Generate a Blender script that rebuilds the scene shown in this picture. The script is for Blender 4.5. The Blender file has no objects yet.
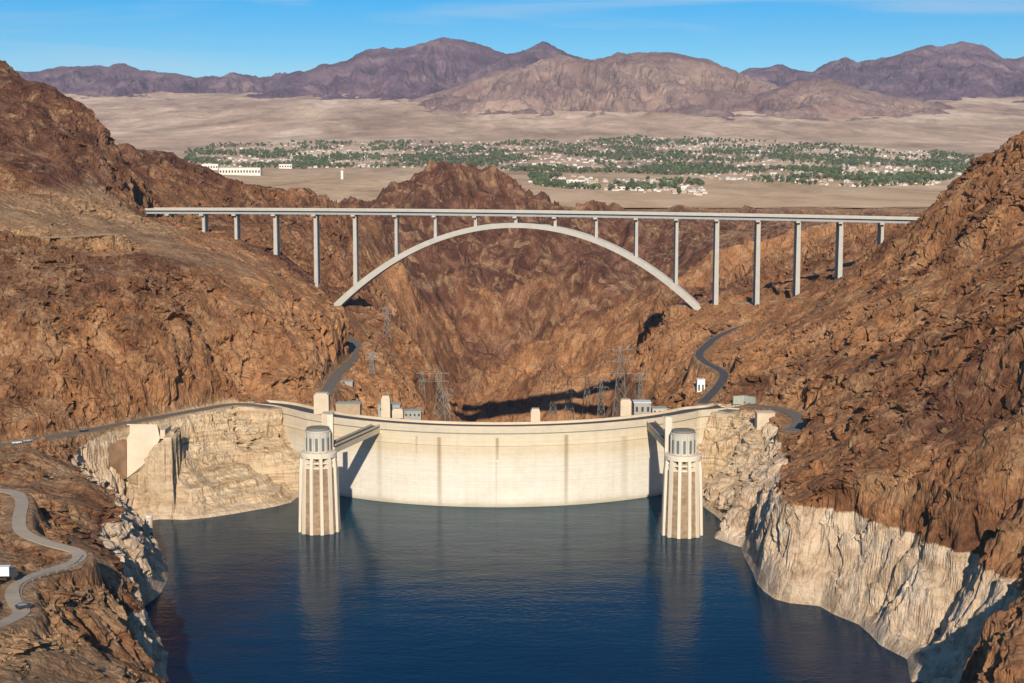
import bpy, bmesh, math, random
import numpy as np
from mathutils import Vector, Matrix
random.seed(7); rng = np.random.default_rng(7)
S = bpy.context.scene; COL = S.collection

# ------------------------------------------------------------------ camera, sky, sun, exposure
F = 1512.0; H = 184.0; YH = 166.0; CX, CY = 512.0, 341.5
PITCH = math.atan((CY - YH) / F)
cam_d = bpy.data.cameras.new('camera'); cam = bpy.data.objects.new('camera', cam_d); COL.objects.link(cam)
cam_d.sensor_width = 36.0; cam_d.lens = 36.0 * F / 1024.0
cam_d.clip_start = 5.0; cam_d.clip_end = 60000.0
cam.location = (0, 0, H); cam.rotation_euler = (math.pi / 2 - PITCH, 0, 0)
S.camera = cam
SUN_EL = math.radians(25.5); SUN_AZ = math.radians(-0.5)     # light travels toward +Y, turned this much to +X
w = bpy.data.worlds.new("World"); S.world = w; w.use_nodes = True
nt = w.node_tree; nt.nodes.clear()
sky = nt.nodes.new('ShaderNodeTexSky'); sky.sky_type = 'NISHITA'; sky.sun_disc = False
sky.sun_elevation = SUN_EL; sky.sun_rotation = math.pi + SUN_AZ
sky.altitude = 1200; sky.air_density = 0.95; sky.dust_density = 0.15; sky.ozone_density = 3.5
bg = nt.nodes.new('ShaderNodeBackground'); bg.inputs[1].default_value = 0.10
wo = nt.nodes.new('ShaderNodeOutputWorld')
hs = nt.nodes.new('ShaderNodeHueSaturation'); hs.inputs['Saturation'].default_value = 1.72; hs.inputs['Value'].default_value = 0.98
nt.links.new(sky.outputs[0], hs.inputs['Color'])
tcw = nt.nodes.new('ShaderNodeTexCoord'); mpw = nt.nodes.new('ShaderNodeMapping'); mpw.inputs['Scale'].default_value = (3.0, 3.0, 34.0); mpw.inputs['Location'].default_value = (1.3, 0.2, 0.4)
ciw = nt.nodes.new('ShaderNodeTexNoise'); ciw.inputs['Scale'].default_value = 1.4; ciw.inputs['Detail'].default_value = 7; ciw.inputs['Distortion'].default_value = 0.8
rpw = nt.nodes.new('ShaderNodeValToRGB'); rpw.color_ramp.elements[0].position = 0.50; rpw.color_ramp.elements[1].position = 0.85; rpw.color_ramp.elements[1].color = (0.55, 0.55, 0.55, 1)
mxw = nt.nodes.new('ShaderNodeMix'); mxw.data_type = 'RGBA'; mxw.inputs[7].default_value = (6.5, 7.0, 7.6, 1)
nt.links.new(tcw.outputs['Generated'], mpw.inputs[0]); nt.links.new(mpw.outputs[0], ciw.inputs['Vector']); nt.links.new(ciw.outputs[0], rpw.inputs[0]); nt.links.new(rpw.outputs[0], mxw.inputs[0])
nt.links.new(hs.outputs[0], mxw.inputs[6]); nt.links.new(mxw.outputs[2], bg.inputs[0]); nt.links.new(bg.outputs[0], wo.inputs[0])
sl = bpy.data.lights.new('sun', 'SUN'); sl.energy = 4.7; sl.angle = math.radians(0.5); sl.color = (1.0, 0.90, 0.76)
so = bpy.data.objects.new('sun', sl); COL.objects.link(so)
sd = Vector((math.sin(SUN_AZ) * math.cos(SUN_EL), math.cos(SUN_AZ) * math.cos(SUN_EL), -math.sin(SUN_EL)))
so.rotation_euler = sd.to_track_quat('-Z', 'Y').to_euler(); so.location = (0, -300, 600)
S.view_settings.view_transform = 'Standard'; S.view_settings.look = 'None'
S.view_settings.exposure = 0.14; S.view_settings.gamma = 1.0
S.cycles.max_bounces = 6; S.cycles.volume_bounces = 0; S.cycles.diffuse_bounces = 2
S.cycles.use_denoising = True

# ------------------------------------------------------------------ survey helpers: a sight line to a world point
def ray(px, py):
    v = CY - py
    c, s = math.cos(PITCH), math.sin(PITCH)
    return np.array([px - CX, F * c + v * s, v * c - F * s])
def PZ(px, py, z):
    d = ray(px, py); k = (z - H) / d[2]
    return np.array([d[0] * k, d[1] * k, z])
def PY(px, py, Y):
    d = ray(px, py); k = Y / d[1]
    return np.array([d[0] * k, Y, H + d[2] * k])

# ------------------------------------------------------------------ numpy noise
_perm = rng.permutation(1024).astype(np.int32)
_g = rng.normal(size=(1024, 3)).astype(np.float32); _g /= np.linalg.norm(_g, axis=1)[:, None]
def perlin(x, y, z):
    x = np.asarray(x, np.float32); y = np.asarray(y, np.float32); z = np.asarray(z, np.float32)
    xi = np.floor(x).astype(np.int32); yi = np.floor(y).astype(np.int32); zi = np.floor(z).astype(np.int32)
    xf = x - xi; yf = y - yi; zf = z - zi
    u = xf * xf * xf * (xf * (xf * 6 - 15) + 10); v = yf * yf * yf * (yf * (yf * 6 - 15) + 10); ww = zf * zf * zf * (zf * (zf * 6 - 15) + 10)
    def gr(a, b, c):
        h = _perm[(_perm[(_perm[(xi + a) & 1023] + yi + b) & 1023] + zi + c) & 1023]
        g = _g[h]
        return g[..., 0] * (xf - a) + g[..., 1] * (yf - b) + g[..., 2] * (zf - c)
    def L(a, b, t): return a + (b - a) * t
    return L(L(L(gr(0,0,0), gr(1,0,0), u), L(gr(0,1,0), gr(1,1,0), u), v),
             L(L(gr(0,0,1), gr(1,0,1), u), L(gr(0,1,1), gr(1,1,1), u), v), ww) * 1.6
def fbm(x, y, z, octv=4, gain=0.5):
    r = 0; a = 1
    for i in range(octv):
        r = r + a * perlin(x * 2**i + 17.3 * i, y * 2**i + 5.1 * i, z * 2**i + 9.7 * i); a *= gain
    return r
def ridged(x, y, z, octv=4, gain=0.5):
    r = 0; a = 1
    for i in range(octv):
        r = r + a * (1 - 2 * np.abs(perlin(x * 2**i + 31.3 * i, y * 2**i + 7.1 * i, z * 2**i + 3.7 * i))); a *= gain
    return r
def facets(x, y, z, seed=0, tilt=1.0, dims=2):
    """broken blocks: every cell is a tilted plane of its own height"""
    x = np.asarray(x, np.float32); y = np.asarray(y, np.float32); z = np.asarray(z, np.float32)
    xi = np.floor(x).astype(np.int32); yi = np.floor(y).astype(np.int32); zi = np.floor(z).astype(np.int32)
    best = np.full(x.shape, 9e9, np.float32); out = np.zeros(x.shape, np.float32)
    for a in (-1, 0, 1):
        for b in (-1, 0, 1):
            for c in ((-1, 0, 1) if dims == 3 else (0,)):
                h = _perm[(_perm[(_perm[(xi + a + seed) & 1023] + yi + b) & 1023] + zi + c) & 1023]
                g = _g[h]; g2 = _g[(h + 511) & 1023]
                dx = x - (xi + a + 0.5 + g[..., 0] * 0.55); dy = y - (yi + b + 0.5 + g[..., 1] * 0.55)
                dz = (z - (zi + c + 0.5 + g[..., 2] * 0.55)) if dims == 3 else 0.0
                d = dx*dx + dy*dy + dz*dz
                v = g2[..., 0] * 0.6 + tilt * (g2[..., 1] * dx + g2[..., 2] * dy)
                m = d < best; best = np.where(m, d, best); out = np.where(m, v, out)
    return out
def sstep(a, b, x):
    t = np.clip((x - a) / (b - a), 0, 1); return t * t * (3 - 2 * t)

# ------------------------------------------------------------------ materials
def mat_new(name):
    m = bpy.data.materials.new(name); m.use_nodes = True
    n = m.node_tree.nodes; n.clear()
    b = n.new('ShaderNodeBsdfPrincipled'); o = n.new('ShaderNodeOutputMaterial')
    m.node_tree.links.new(b.outputs[0], o.inputs[0])
    return m, m.node_tree, b
class NB:
    """small node-building helper"""
    def __init__(s, nt): s.nt = nt
    def n(s, t, **k):
        x = s.nt.nodes.new(t)
        for a, b in k.items(): setattr(x, a, b)
        return x
    def lk(s, a, b): s.nt.links.new(a, b)
    def put(s, sock, v):
        if isinstance(v, bpy.types.NodeSocket): s.lk(v, sock)
        else: sock.default_value = v
    def pos(s):
        return s.n('ShaderNodeNewGeometry').outputs['Position']
    def mapv(s, v, sc=(1,1,1), rot=(0,0,0)):
        m = s.n('ShaderNodeMapping'); s.lk(v, m.inputs[0]); m.inputs['Scale'].default_value = sc; m.inputs['Rotation'].default_value = rot
        return m.outputs[0]
    def noise(s, v, scale, detail=6, rough=0.6, dist=0.0):
        m = s.n('ShaderNodeTexNoise'); s.lk(v, m.inputs['Vector']); m.inputs['Scale'].default_value = scale
        m.inputs['Detail'].default_value = detail; m.inputs['Roughness'].default_value = rough; m.inputs['Distortion'].default_value = dist
        return m.outputs[0]
    def ramp(s, f, stops, interp='LINEAR'):
        r = s.n('ShaderNodeValToRGB'); s.lk(f, r.inputs[0]); cr = r.color_ramp; cr.interpolation = interp
        while len(cr.elements) < len(stops): cr.elements.new(0.5)
        for e, (p, c) in zip(cr.elements, stops):
            e.position = p; e.color = (c, c, c, 1) if isinstance(c, (int, float)) else (*c, 1)
        return r.outputs[0]
    def mix(s, f, a, b, mode='MIX'):
        m = s.n('ShaderNodeMix', data_type='RGBA', blend_type=mode)
        s.put(m.inputs[0], f)
        for sock, v in ((m.inputs[6], a), (m.inputs[7], b)):
            s.put(sock, v if isinstance(v, bpy.types.NodeSocket) else (*v, 1))
        return m.outputs[2]
    def math(s, op, a, b=0.0, clamp=False):
        m = s.n('ShaderNodeMath', operation=op, use_clamp=clamp); s.put(m.inputs[0], a); s.put(m.inputs[1], b); return m.outputs[0]
    def attr(s, name):
        return s.n('ShaderNodeAttribute', attribute_name=name).outputs['Fac']
    def bump(s, h, strength, dist, b):
        m = s.n('ShaderNodeBump'); m.inputs['Strength'].default_value = strength; m.inputs['Distance'].default_value = dist
        s.lk(h, m.inputs['Height']); s.lk(m.outputs[0], b.inputs['Normal'])
def simple(name, col, rough=0.8, var=0.12, scale=0.5, spec=0.3, metal=0.0, stretch=(1,1,1)):
    m, t, b = mat_new(name); k = NB(t)
    n = k.noise(k.mapv(k.pos(), stretch), scale, 5, 0.6)
    c = k.mix(k.ramp(n, [(0.3, 0.0), (0.7, 1.0)]), tuple(x * (1 - var) for x in col), tuple(min(1, x * (1 + var)) for x in col))
    k.lk(c, b.inputs['Base Color']); b.inputs['Roughness'].default_value = rough
    b.inputs['Specular IOR Level'].default_value = spec; b.inputs['Metallic'].default_value = metal
    return m

def rock_material():
    m, t, b = mat_new('canyon_rock'); k = NB(t); p = k.pos()
    big = k.noise(p, 0.009, 6, 0.62, 0.6)
    mid = k.noise(k.mapv(p, (1, 1, 0.6)), 0.045, 8, 0.68, 0.4)
    fine = k.noise(p, 0.35, 6, 0.7)
    streak = k.noise(k.mapv(p, (1, 1, 0.18)), 0.11, 6, 0.65, 0.5)
    cracks = k.n('ShaderNodeTexVoronoi', feature='DISTANCE_TO_EDGE'); wv = k.n('ShaderNodeVectorMath', operation='ADD'); wn = k.n('ShaderNodeTexNoise'); k.lk(p, wn.inputs['Vector']); wn.inputs['Scale'].default_value = 0.2; wn.inputs['Detail'].default_value = 4; wm = k.n('ShaderNodeVectorMath', operation='SCALE'); k.lk(wn.outputs['Color'], wm.inputs[0]); wm.inputs['Scale'].default_value = 6.0; k.lk(p, wv.inputs[0]); k.lk(wm.outputs[0], wv.inputs[1]); k.lk(k.mapv(wv.outputs[0], (1, 1, 0.5)), cracks.inputs['Vector']); cracks.inputs['Scale'].default_value = 0.16
    c = k.ramp(mid, [(0.30, (0.075, 0.036, 0.020)), (0.43, (0.17, 0.078, 0.037)), (0.52, (0.265, 0.125, 0.057)), (0.60, (0.36, 0.195, 0.095)), (0.72, (0.48, 0.32, 0.18))])
    c = k.mix(k.ramp(big, [(0.40, 0.0), (0.60, 1.0)]), c, k.ramp(mid, [(0.25, (0.07, 0.034, 0.020)), (0.5, (0.155, 0.072, 0.038)), (0.75, (0.27, 0.16, 0.09))]))
    c = k.mix(k.math('MULTIPLY', k.ramp(streak, [(0.45, 0.0), (0.7, 1.0)]), 0.45), c, (0.40, 0.21, 0.10))
    c = k.mix(k.math('MULTIPLY', k.ramp(streak, [(0.28, 1.0), (0.42, 0.0)]), 0.6), c, (0.075, 0.040, 0.026))
    # regional tone: attribute 'tone' >0.5 dark volcanic, <0.5 orange cut rock
    tone = k.attr('tone')
    c = k.mix(k.math('MULTIPLY', k.ramp(tone, [(0.5, 0.0), (0.9, 1.0)]), 0.88), c, k.ramp(mid, [(0.3, (0.040, 0.018, 0.013)), (0.5, (0.105, 0.046, 0.030)), (0.68, (0.23, 0.12, 0.08))]))
    c = k.mix(k.math('MULTIPLY', k.ramp(tone, [(0.0, 1.0), (0.5, 0.0)]), 0.65), c, k.ramp(mid, [(0.3, (0.25, 0.12, 0.055)), (0.5, (0.44, 0.225, 0.105)), (0.7, (0.56, 0.33, 0.17))]))
    scree = k.ramp(k.noise(k.mapv(p, (1, 1, 0.45), (0, 0, 0.5)), 0.028, 8, 0.7, 1.6), [(0.52, 0.0), (0.64, 1.0)])
    c = k.mix(k.math('MULTIPLY', scree, 0.62), c, (0.42, 0.27, 0.15))
    varn = k.ramp(k.noise(p, 0.06, 8, 0.75, 1.0), [(0.30, 1.0), (0.42, 0.0)])
    c = k.mix(k.math('MULTIPLY', varn, 0.65), c, (0.060, 0.034, 0.026))
    # dusty flats and benches
    c = k.mix(k.math('MULTIPLY', k.attr('dust'), k.ramp(fine, [(0.3, 0.65), (0.7, 1.0)])), c, k.ramp(mid, [(0.3, (0.27, 0.165, 0.085)), (0.7, (0.46, 0.31, 0.18))]))
    c = k.mix(k.math('MULTIPLY', k.attr('pale'), 0.85), c, (0.60, 0.45, 0.29))
    # scrub specks
    vor = k.n('ShaderNodeTexVoronoi'); k.lk(p, vor.inputs['Vector']); vor.inputs['Scale'].default_value = 0.28
    sp = k.math('MULTIPLY', k.ramp(vor.outputs['Distance'], [(0.16, 1.0), (0.30, 0.0)]), k.ramp(k.noise(p, 0.03, 3), [(0.45, 0.0), (0.6, 0.75)]))
    c = k.mix(sp, c, (0.075, 0.062, 0.030))
    c = k.mix(0.55, c, k.ramp(fine, [(0.28, 0.35), (0.5, 0.95), (0.72, 1.7)]), 'MULTIPLY')
    crk = k.math('MULTIPLY', k.ramp(cracks.outputs['Distance'], [(0.0, 1.0), (0.05, 0.0)]), k.ramp(k.noise(p, 0.05, 4), [(0.42, 0.0), (0.58, 0.6)]))
    c = k.mix(crk, c, (0.07, 0.045, 0.035))
    # pale mineral band left by the fallen lake level
    rc = k.ramp(k.noise(k.mapv(p, (1, 1, 1.5)), 0.055, 9, 0.74, 0.8), [(0.28, (0.30, 0.18, 0.10)), (0.40, (0.50, 0.35, 0.215)), (0.52, (0.65, 0.49, 0.335)), (0.68, (0.78, 0.63, 0.46))])
    rc = k.mix(0.55, rc, k.ramp(fine, [(0.25, 0.6), (0.5, 0.98), (0.75, 1.25)]), 'MULTIPLY')
    sz = k.n('ShaderNodeSeparateXYZ'); k.lk(p, sz.inputs[0])
    lvl = k.math('ADD', k.math('SUBTRACT', k.attr('ringz'), sz.outputs['Z']), k.math('MULTIPLY', k.math('SUBTRACT', k.noise(p, 0.12, 6, 0.7), 0.5), 5.5))
    lvl = k.math('MULTIPLY', lvl, 1.6, True)
    c = k.mix(k.math('MULTIPLY', lvl, k.ramp(k.noise(p, 0.07, 7, 0.7), [(0.30, 0.45), (0.46, 1.0)])), c, rc)
    lay = k.noise(k.mapv(p, (0.025, 0.025, 0.55)), 1.0, 7, 0.72, 0.6)
    wc = k.ramp(lay, [(0.34, (0.32, 0.19, 0.095)), (0.45, (0.52, 0.36, 0.20)), (0.55, (0.66, 0.49, 0.30)), (0.68, (0.78, 0.63, 0.43))])
    wc = k.mix(0.35, wc, k.ramp(fine, [(0.28, 0.5), (0.5, 1.0), (0.72, 1.3)]), 'MULTIPLY')
    c = k.mix(k.attr('warm'), c, wc)
    hv = k.n('ShaderNodeHueSaturation'); hv.inputs['Saturation'].default_value = 1.0; hv.inputs['Value'].default_value = 1.0; k.lk(c, hv.inputs['Color']); c = k.mix(k.math('SUBTRACT', 1.0, lvl), hv.outputs[0], k.mix(1.0, hv.outputs[0], (1.07, 1.01, 0.94), 'MULTIPLY'))
    k.lk(c, b.inputs['Base Color'])
    b.inputs['Roughness'].default_value = 0.95; b.inputs['Specular IOR Level'].default_value = 0.15
    h = k.math('ADD', k.math('MULTIPLY', fine, 0.7), k.math('ADD', k.math('MULTIPLY', mid, 2.0), k.math('MULTIPLY', k.ramp(cracks.outputs['Distance'], [(0.0, 0.0), (0.12, 1.0)]), 0.35)))
    h = k.math('ADD', h, k.math('MULTIPLY', k.noise(k.mapv(p, (1,1,0.7)), 0.14, 8, 0.75, 0.3), 2.2))
    k.bump(h, 0.9, 1.1, b)
    return m
M_ROCK = rock_material()

def grid_mesh(name, V, nr, nc, mat, attrs=None, smooth=True):
    me = bpy.data.meshes.new(name)
    nv = nr * nc; me.vertices.add(nv); me.vertices.foreach_set('co', V.reshape(-1).astype(np.float32))
    i = np.arange(nr * nc, dtype=np.int32).reshape(nr, nc)
    q = np.stack([i[:-1, :-1], i[:-1, 1:], i[1:, 1:], i[1:, :-1]], -1).reshape(-1)
    nf = (nr - 1) * (nc - 1)
    me.loops.add(nf * 4); me.loops.foreach_set('vertex_index', q)
    me.polygons.add(nf); me.polygons.foreach_set('loop_start', np.arange(0, nf * 4, 4, dtype=np.int32))
    me.polygons.foreach_set('loop_total', np.full(nf, 4, np.int32))
    me.polygons.foreach_set('use_smooth', np.full(nf, smooth))
    for k2, a in (attrs or {}).items():
        at = me.attributes.new(k2, 'FLOAT', 'POINT'); at.data.foreach_set('value', a.reshape(-1).astype(np.float32))
    me.update(); me.materials.append(mat)
    o = bpy.data.objects.new(name, me); COL.objects.link(o); return o

# ------------------------------------------------------------------ canyon terrain
def bil(G, x0, y0, st, X, Y):
    fx = np.clip((X - x0) / st, 0, G.shape[1] - 1.001); fy = np.clip((Y - y0) / st, 0, G.shape[0] - 1.001)
    ix = fx.astype(int); iy = fy.astype(int); u = fx - ix; v = fy - iy
    return (G[iy, ix] * (1-u) + G[iy, ix+1] * u) * (1-v) + (G[iy+1, ix] * (1-u) + G[iy+1, ix+1] * u) * v
def poly_dist(X, Y, P, closed=False, Zs=None):
    best = np.full(X.shape, 1e9); zz = np.zeros(X.shape)
    n = len(P); rngn = n if closed else n - 1
    for i in range(rngn):
        a = P[i]; b2 = P[(i+1) % n]; d = b2[:2] - a[:2]; L2 = d @ d + 1e-9
        t = np.clip(((X - a[0]) * d[0] + (Y - a[1]) * d[1]) / L2, 0, 1)
        dd = np.hypot(X - a[0] - t * d[0], Y - a[1] - t * d[1]); m = dd < best
        best = np.where(m, dd, best)
        if Zs is not None: zz = np.where(m, Zs[i] + t * (Zs[(i+1) % n] - Zs[i]), zz)
    return (best, zz) if Zs is not None else best
def inside(X, Y, P):
    r = np.zeros(X.shape, bool); n = len(P)
    for i in range(n):
        x1, y1 = P[i][:2]; x2, y2 = P[(i+1) % n][:2]
        if y1 == y2: continue
        c = ((y1 > Y) != (y2 > Y)) & (X < (x2 - x1) * (Y - y1) / (y2 - y1) + x1); r ^= c
    return r

shore_px = [(911,683),(907,659),(880,645),(870,634),(858,624),(833,614),(820,606),(790,603),(775,599),(764,591),(757,583),(753,572),(744,556),(741,547),(730,544),(713,538),(716,530),(722,522),(714,515),(704,508)]
LAKE = [PZ(x, y, 0)[:2] for x, y in shore_px]
LAKE += [np.array(q) for q in [(97, 845), (90, 900), (-95, 900), (-112, 852)]]
LAKE += [PZ(x, y, 0)[:2] for x, y in [(299,503),(280,508),(260,511),(232,515),(207,518),(185,520),(162,519),(141,522),(133,527),(130,535),(141,541),(155,547),(163,553),(168,564),(168,578),(162,591),(156,598),(143,607),(137,616),(143,632),(143,645),(146,657),(160,672),(170,683),(172,700),(165,740)]]
LAKE += [np.array(q) for q in [(-92, 440), (-86, 360), (-90, 50), (170, 50), (165, 350), (124, 430), (130, 470), (141, 498), (149, 512), (147, 526)]]
LAKE = np.array(LAKE)

# arc of the dam crest
ARC_C = np.array([-8.0, 955.0]); ARC_R = 150.0; Z_CREST = 43.4
def arc_pt(x, r=ARC_R):
    dx = x - ARC_C[0]; return np.array([x, ARC_C[1] - math.sqrt(max(r*r - dx*dx, 0))])

CP = []
def cy(px, py, Y): CP.append(PY(px, py, Y))
def cz(px, py, z): CP.append(PZ(px, py, z))
def cw(x, y, z): CP.append(np.array([x, y, z], float))
# left foreground shelf
for a in [(10,560,62),(60,600,58),(30,655,60),(100,580,50),(95,568,55),(88,590,56),(112,560,43),(75,620,57),(122,545,32),(100,660,46),(10,505,62),(60,515,52),(40,475,50),(90,470,51),(104,505,36),(5,453,47),(70,447,47),(30,460,46),(-40,470,46),
          (150,566,20),(140,588,20),(128,620,36),(120,650,42),(145,676,30),(-60,560,66),(-120,480,60),(-200,640,75),(-60,460,50),(-300,560,85),(75,480,51),(20,476,50),(110,485,46)]: cz(*a)
cw(-180,350,60); cw(-230,380,75); cw(-300,600,75); cw(-330,400,95); cw(-420,700,100); cw(-500,500,120)
# rock slope below the left wing of the crest road
for a in [(150,470,24),(180,455,26),(240,450,24),(200,430,37),(150,428,44),(275,443,25),(225,417,42),(300,468,14),(262,428,33),(245,480,12),(285,436,27)]: cz(*a)
# main left canyon wall
for a in [(10,385,775),(10,350,787),(10,300,815),(10,250,970),(10,236,1030),(10,200,1160),(10,145,1250),(10,98,1340),(2,58,1450),
          (55,345,805),(55,300,840),(50,250,1000),(60,200,1170),(55,150,1270),(60,88,1380),(-60,300,820),(-60,150,1150),(-60,60,1350),(-120,200,950),(-200,60,1250),(-200,250,800),
          (100,400,808),(100,340,830),(100,300,858),(100,250,1030),(100,205,1190),(100,160,1300),(98,104,1390),(116,138,1430),
          (150,370,840),(150,320,862),(150,300,880),(150,250,1050),(150,230,1280),(152,214,1400),(170,232,1320),(140,214,1320),(160,218,1390),
          (200,390,872),(200,340,893),(200,300,925),(200,250,1090),(200,230,1250),
          (280,380,915),(280,330,945),(275,300,985),(270,275,1120),(250,245,1260),
          (315,372,955),(322,330,1020),(325,300,1110),(300,275,1250)]: cy(*a)
cw(-262,1250,118)
# ground under the left bridge columns, springing
for a in [(238,238,1402),(277,250,1396),(316,273,1390),(180,219,1405),(210,226,1404),(335,306,1372)]: cy(*a)
cw(-340,1440,140); cw(-300,1500,110); cw(-420,1500,160); cw(-450,1620,170)
# ridge behind the left wall
for a in [(125,156,1650),(150,155,1680),(180,168,1700),(215,187,1730),(240,194,1740),(270,200,1760),(300,208,1780),(330,217,1800),(345,226,1800),(200,207,1550),(260,223,1560),(128,172,1560),(150,180,1560)]: cy(*a)
for a in [(-420,1900,140),(-300,1950,120),(-240,2000,105),(-500,1800,180),(-600,1500,220),(-600,1200,230),(-600,2100,150)]: cw(*a)
# canyon west side below the bridge: road shelf, slopes to the river
for a in [(345,345,1180),(345,322,1300),(350,318,1340),(342,330,1240),(337,312,1345),(362,352,1150),(345,375,1010),(350,395,950),(330,400,930),(395,345,1180),(420,375,1080),(390,390,1000),(440,405,1030),(400,310,1400),(420,335,1330),(360,320,1290)]: cy(*a)
for a in [(-60,900,-40),(0,900,-150),(60,900,-60),(0,1000,-175),(-30,1150,-175),(0,1300,-180),(20,1450,-175),(-45,1060,-60),(-20,1420,-170),(40,1600,-174),(30,1750,-170),(-60,1850,-165),(-90,1950,-150),
          (90,900,10),(80,1000,-40),(95,1150,-40),(110,1280,-40),(-75,1250,-60),(-90,1400,-20),(120,1650,-160)]: cw(*a)
# hills beyond the bridge
for a in [(470,415,1930),(530,400,1880),(600,385,1820),(455,385,2000),(520,350,2060),(600,340,1970),(400,330,1800),(400,260,2050),(380,230,2150),(480,360,2060),
          (450,300,2140),(520,290,2180),(440,230,2300),(520,240,2290),(600,270,2180),
          (445,167,2490),(430,170,2485),(415,174,2470),(400,180,2460),(387,188,2450),(375,200,2420),(365,212,2390),(480,175,2490),(510,188,2480),(540,200,2470),(560,208,2470),
          (576,201,2470),(591,196,2470),(607,206,2460),(622,218,2440),(640,250,2340),(650,300,2220)]: cy(*a)
for a in [(-110,2640,100),(0,2640,100),(100,2640,100),(-230,2480,95),(230,2560,95)]: cw(*a)
# right side below the bridge, hill in front of the right springing
for a in [(645,380,1150),(660,330,1300),(680,318,1330),(640,330,1380),(665,400,1020),(690,330,1240),(700,345,1150),(700,400,950),(715,375,1020),(760,318,1250),(740,300,1350),(716,300,1345),(757,300,1340),(797,298,1335),
          (690,300,1345),(839,276,1330),(879,251,1325),(905,240,1320),(925,226,1315),(900,252,1250),(915,246,1240),(930,236,1230),(940,232,1180),(660,300,1600),(720,270,1900),(760,250,2000),(820,240,2000),(690,244,2250),(780,236,2300),(860,238,2000),(640,320,1650),(720,290,1600),(800,275,1600),(850,255,1550),(895,232,1700),(900,226,2300),(740,228,2450),(840,226,2450),(680,222,2480)]: cy(*a)
# right canyon wall
def rw(Y, Xr, k, zs=45):
    for dx in (12, 45, 100, 170, 215): cw(Xr + dx, Y, zs + k * dx)
    cw(Xr + 300, Y, zs + k * 215 + 5); cw(Xr + 420, Y, zs + k * 215 - 40)
rw(420, 146, 0.42, 38); rw(500, 163, 0.72, 43); rw(590, 146, 0.74); rw(690, 122, 0.74)
for a in [(800,440,745),(850,440,700),(800,410,800),(850,350,860),(800,340,920),(760,380,900),(780,330,1030),(850,300,980),(900,300,880),(900,250,1050),(950,250,950),(1000,250,850),
          (950,190,1180),(936,208,1260),(948,184,1180),(960,168,1100),(980,152,1060),(1000,142,1030),(1024,131,1000),(1080,100,960),(1150,70,930),(740,400,880),(745,350,980),(720,398,900),(770,300,1200),(820,300,1150)]: cy(*a)
for a in [(450,1200,150),(450,1350,120),(480,1000,190),(500,1500,120),(560,1200,160),(520,1800,100),(450,2100,100),(380,1450,105)]: cw(*a)
for a in [(740,440,32),(728,470,22),(714,498,13),(760,455,38),(745,425,42),(770,420,45),(795,420,47),(780,435,45),(765,487,40),(750,500,30),(735,520,15),(790,480,44)]: cz(*a)
cw(128, 868, 42); cw(118, 880, 43); cw(-165, 905, 47)
YP = np.array([2000, 2400, 2600, 3200, 4200, 5500, 7000, 8500, 10000, 13000, 16000, 20000, 26000.])
ZP = np.array([108, 109, 110, 116, 130, 165, 225, 300, 385, 600, 850, 1200, 1700.])
def plain(Y): return np.interp(Y, YP, ZP)
for x in np.linspace(-900, 900, 10):
    cw(x, 2650, plain(2650)); cw(x, 2750, plain(2750))
CP = np.array(CP)

def fit_rbf(P):
    xy = P[:, :2]; n = len(P); D = np.hypot(xy[:, None, 0] - xy[None, :, 0], xy[:, None, 1] - xy[None, :, 1])
    phi = -D + np.eye(n) * -1.0 * 0.0
    phi = D.copy(); phi[np.arange(n), np.arange(n)] -= 3.0      # slight smoothing
    A = np.zeros((n + 3, n + 3)); A[:n, :n] = phi; A[:n, n] = 1; A[:n, n+1:] = xy; A[n, :n] = 1; A[n+1:, :n] = xy.T
    s = np.linalg.solve(A, np.concatenate([P[:, 2], [0, 0, 0]])); return s
sol = fit_rbf(CP)
GS = 6.0; gx = np.arange(-1260, 1270, GS); gy = np.arange(300, 2800, GS)
GX, GY = np.meshgrid(gx, gy)
BG = np.zeros(GX.shape)
for i in range(len(CP)): BG += sol[i] * np.hypot(GX - CP[i, 0], GY - CP[i, 1])
BG += sol[-3] + sol[-2] * GX + sol[-1] * GY
# light smoothing
for _ in range(2):
    Pd = np.pad(BG, 1, mode='edge'); BG = (Pd[:-2,1:-1] + Pd[2:,1:-1] + Pd[1:-1,:-2] + Pd[1:-1,2:] + 4 * BG) / 8

# roads (world polylines)
def pl(pts): return np.array(pts)
ROAD_WEST = pl([PZ(-160,486,48), PZ(-60,459,48), PZ(0,446.5,48), PZ(50,437,48), PZ(100,428,47.5), PZ(150,418.5,47), PZ(200,409.5,46), PZ(235,404,45.2), [-140,872,44.2]])
ROAD_SHELF = pl([PZ(x, y, z) for x, y, z in [(-90,488,60),(-30,488,61),(0,490,62),(16,493,62),(22,502,62),(19,518,62),(21,530,61.5),(34,538,61),(55,545,60),(74,550,59),(80,556,58.5),(72,563,58.5),(50,570,59),(30,577,60),(17,585,60.5),(13,594,61),(17,604,61),(22,612,61),(5,622,62),(-40,640,65),(-150,700,72)]])
ROAD_EAST = pl([[122,862,43.4],[132,872,43.8]] + [list(PZ(x, y, z)) for x, y, z in [(745,405,46),(775,408,46),(795,415,46.5),(800,423,46.5),(790,431,46)]])
ROAD_SWITCH = pl([PZ(x, y, z) for x, y, z in [(702,403,42),(712,393,43),(721,382,45),(724,374,46),(719,369,46.5),(709,364,47.5),(700,357,49),(700,352,50),(706,346,51.5),(715,338,53.5),(728,332,56),(741,327,58),(757,321,61),(775,313,64)]])
ROAD_BEND = pl([PZ(300,345,52), PZ(325,334,50), PZ(345,337,48), PZ(357,345,47), PZ(358,354,46.5), PZ(350,363,46), PZ(338,373,46), PZ(330,385,46), PZ(325,396,45)])
ROAD_CUT = pl([PY(-60,238,1020), PY(0,237,1022), PY(60,236.5,1026), PY(104,234,1034)])
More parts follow.
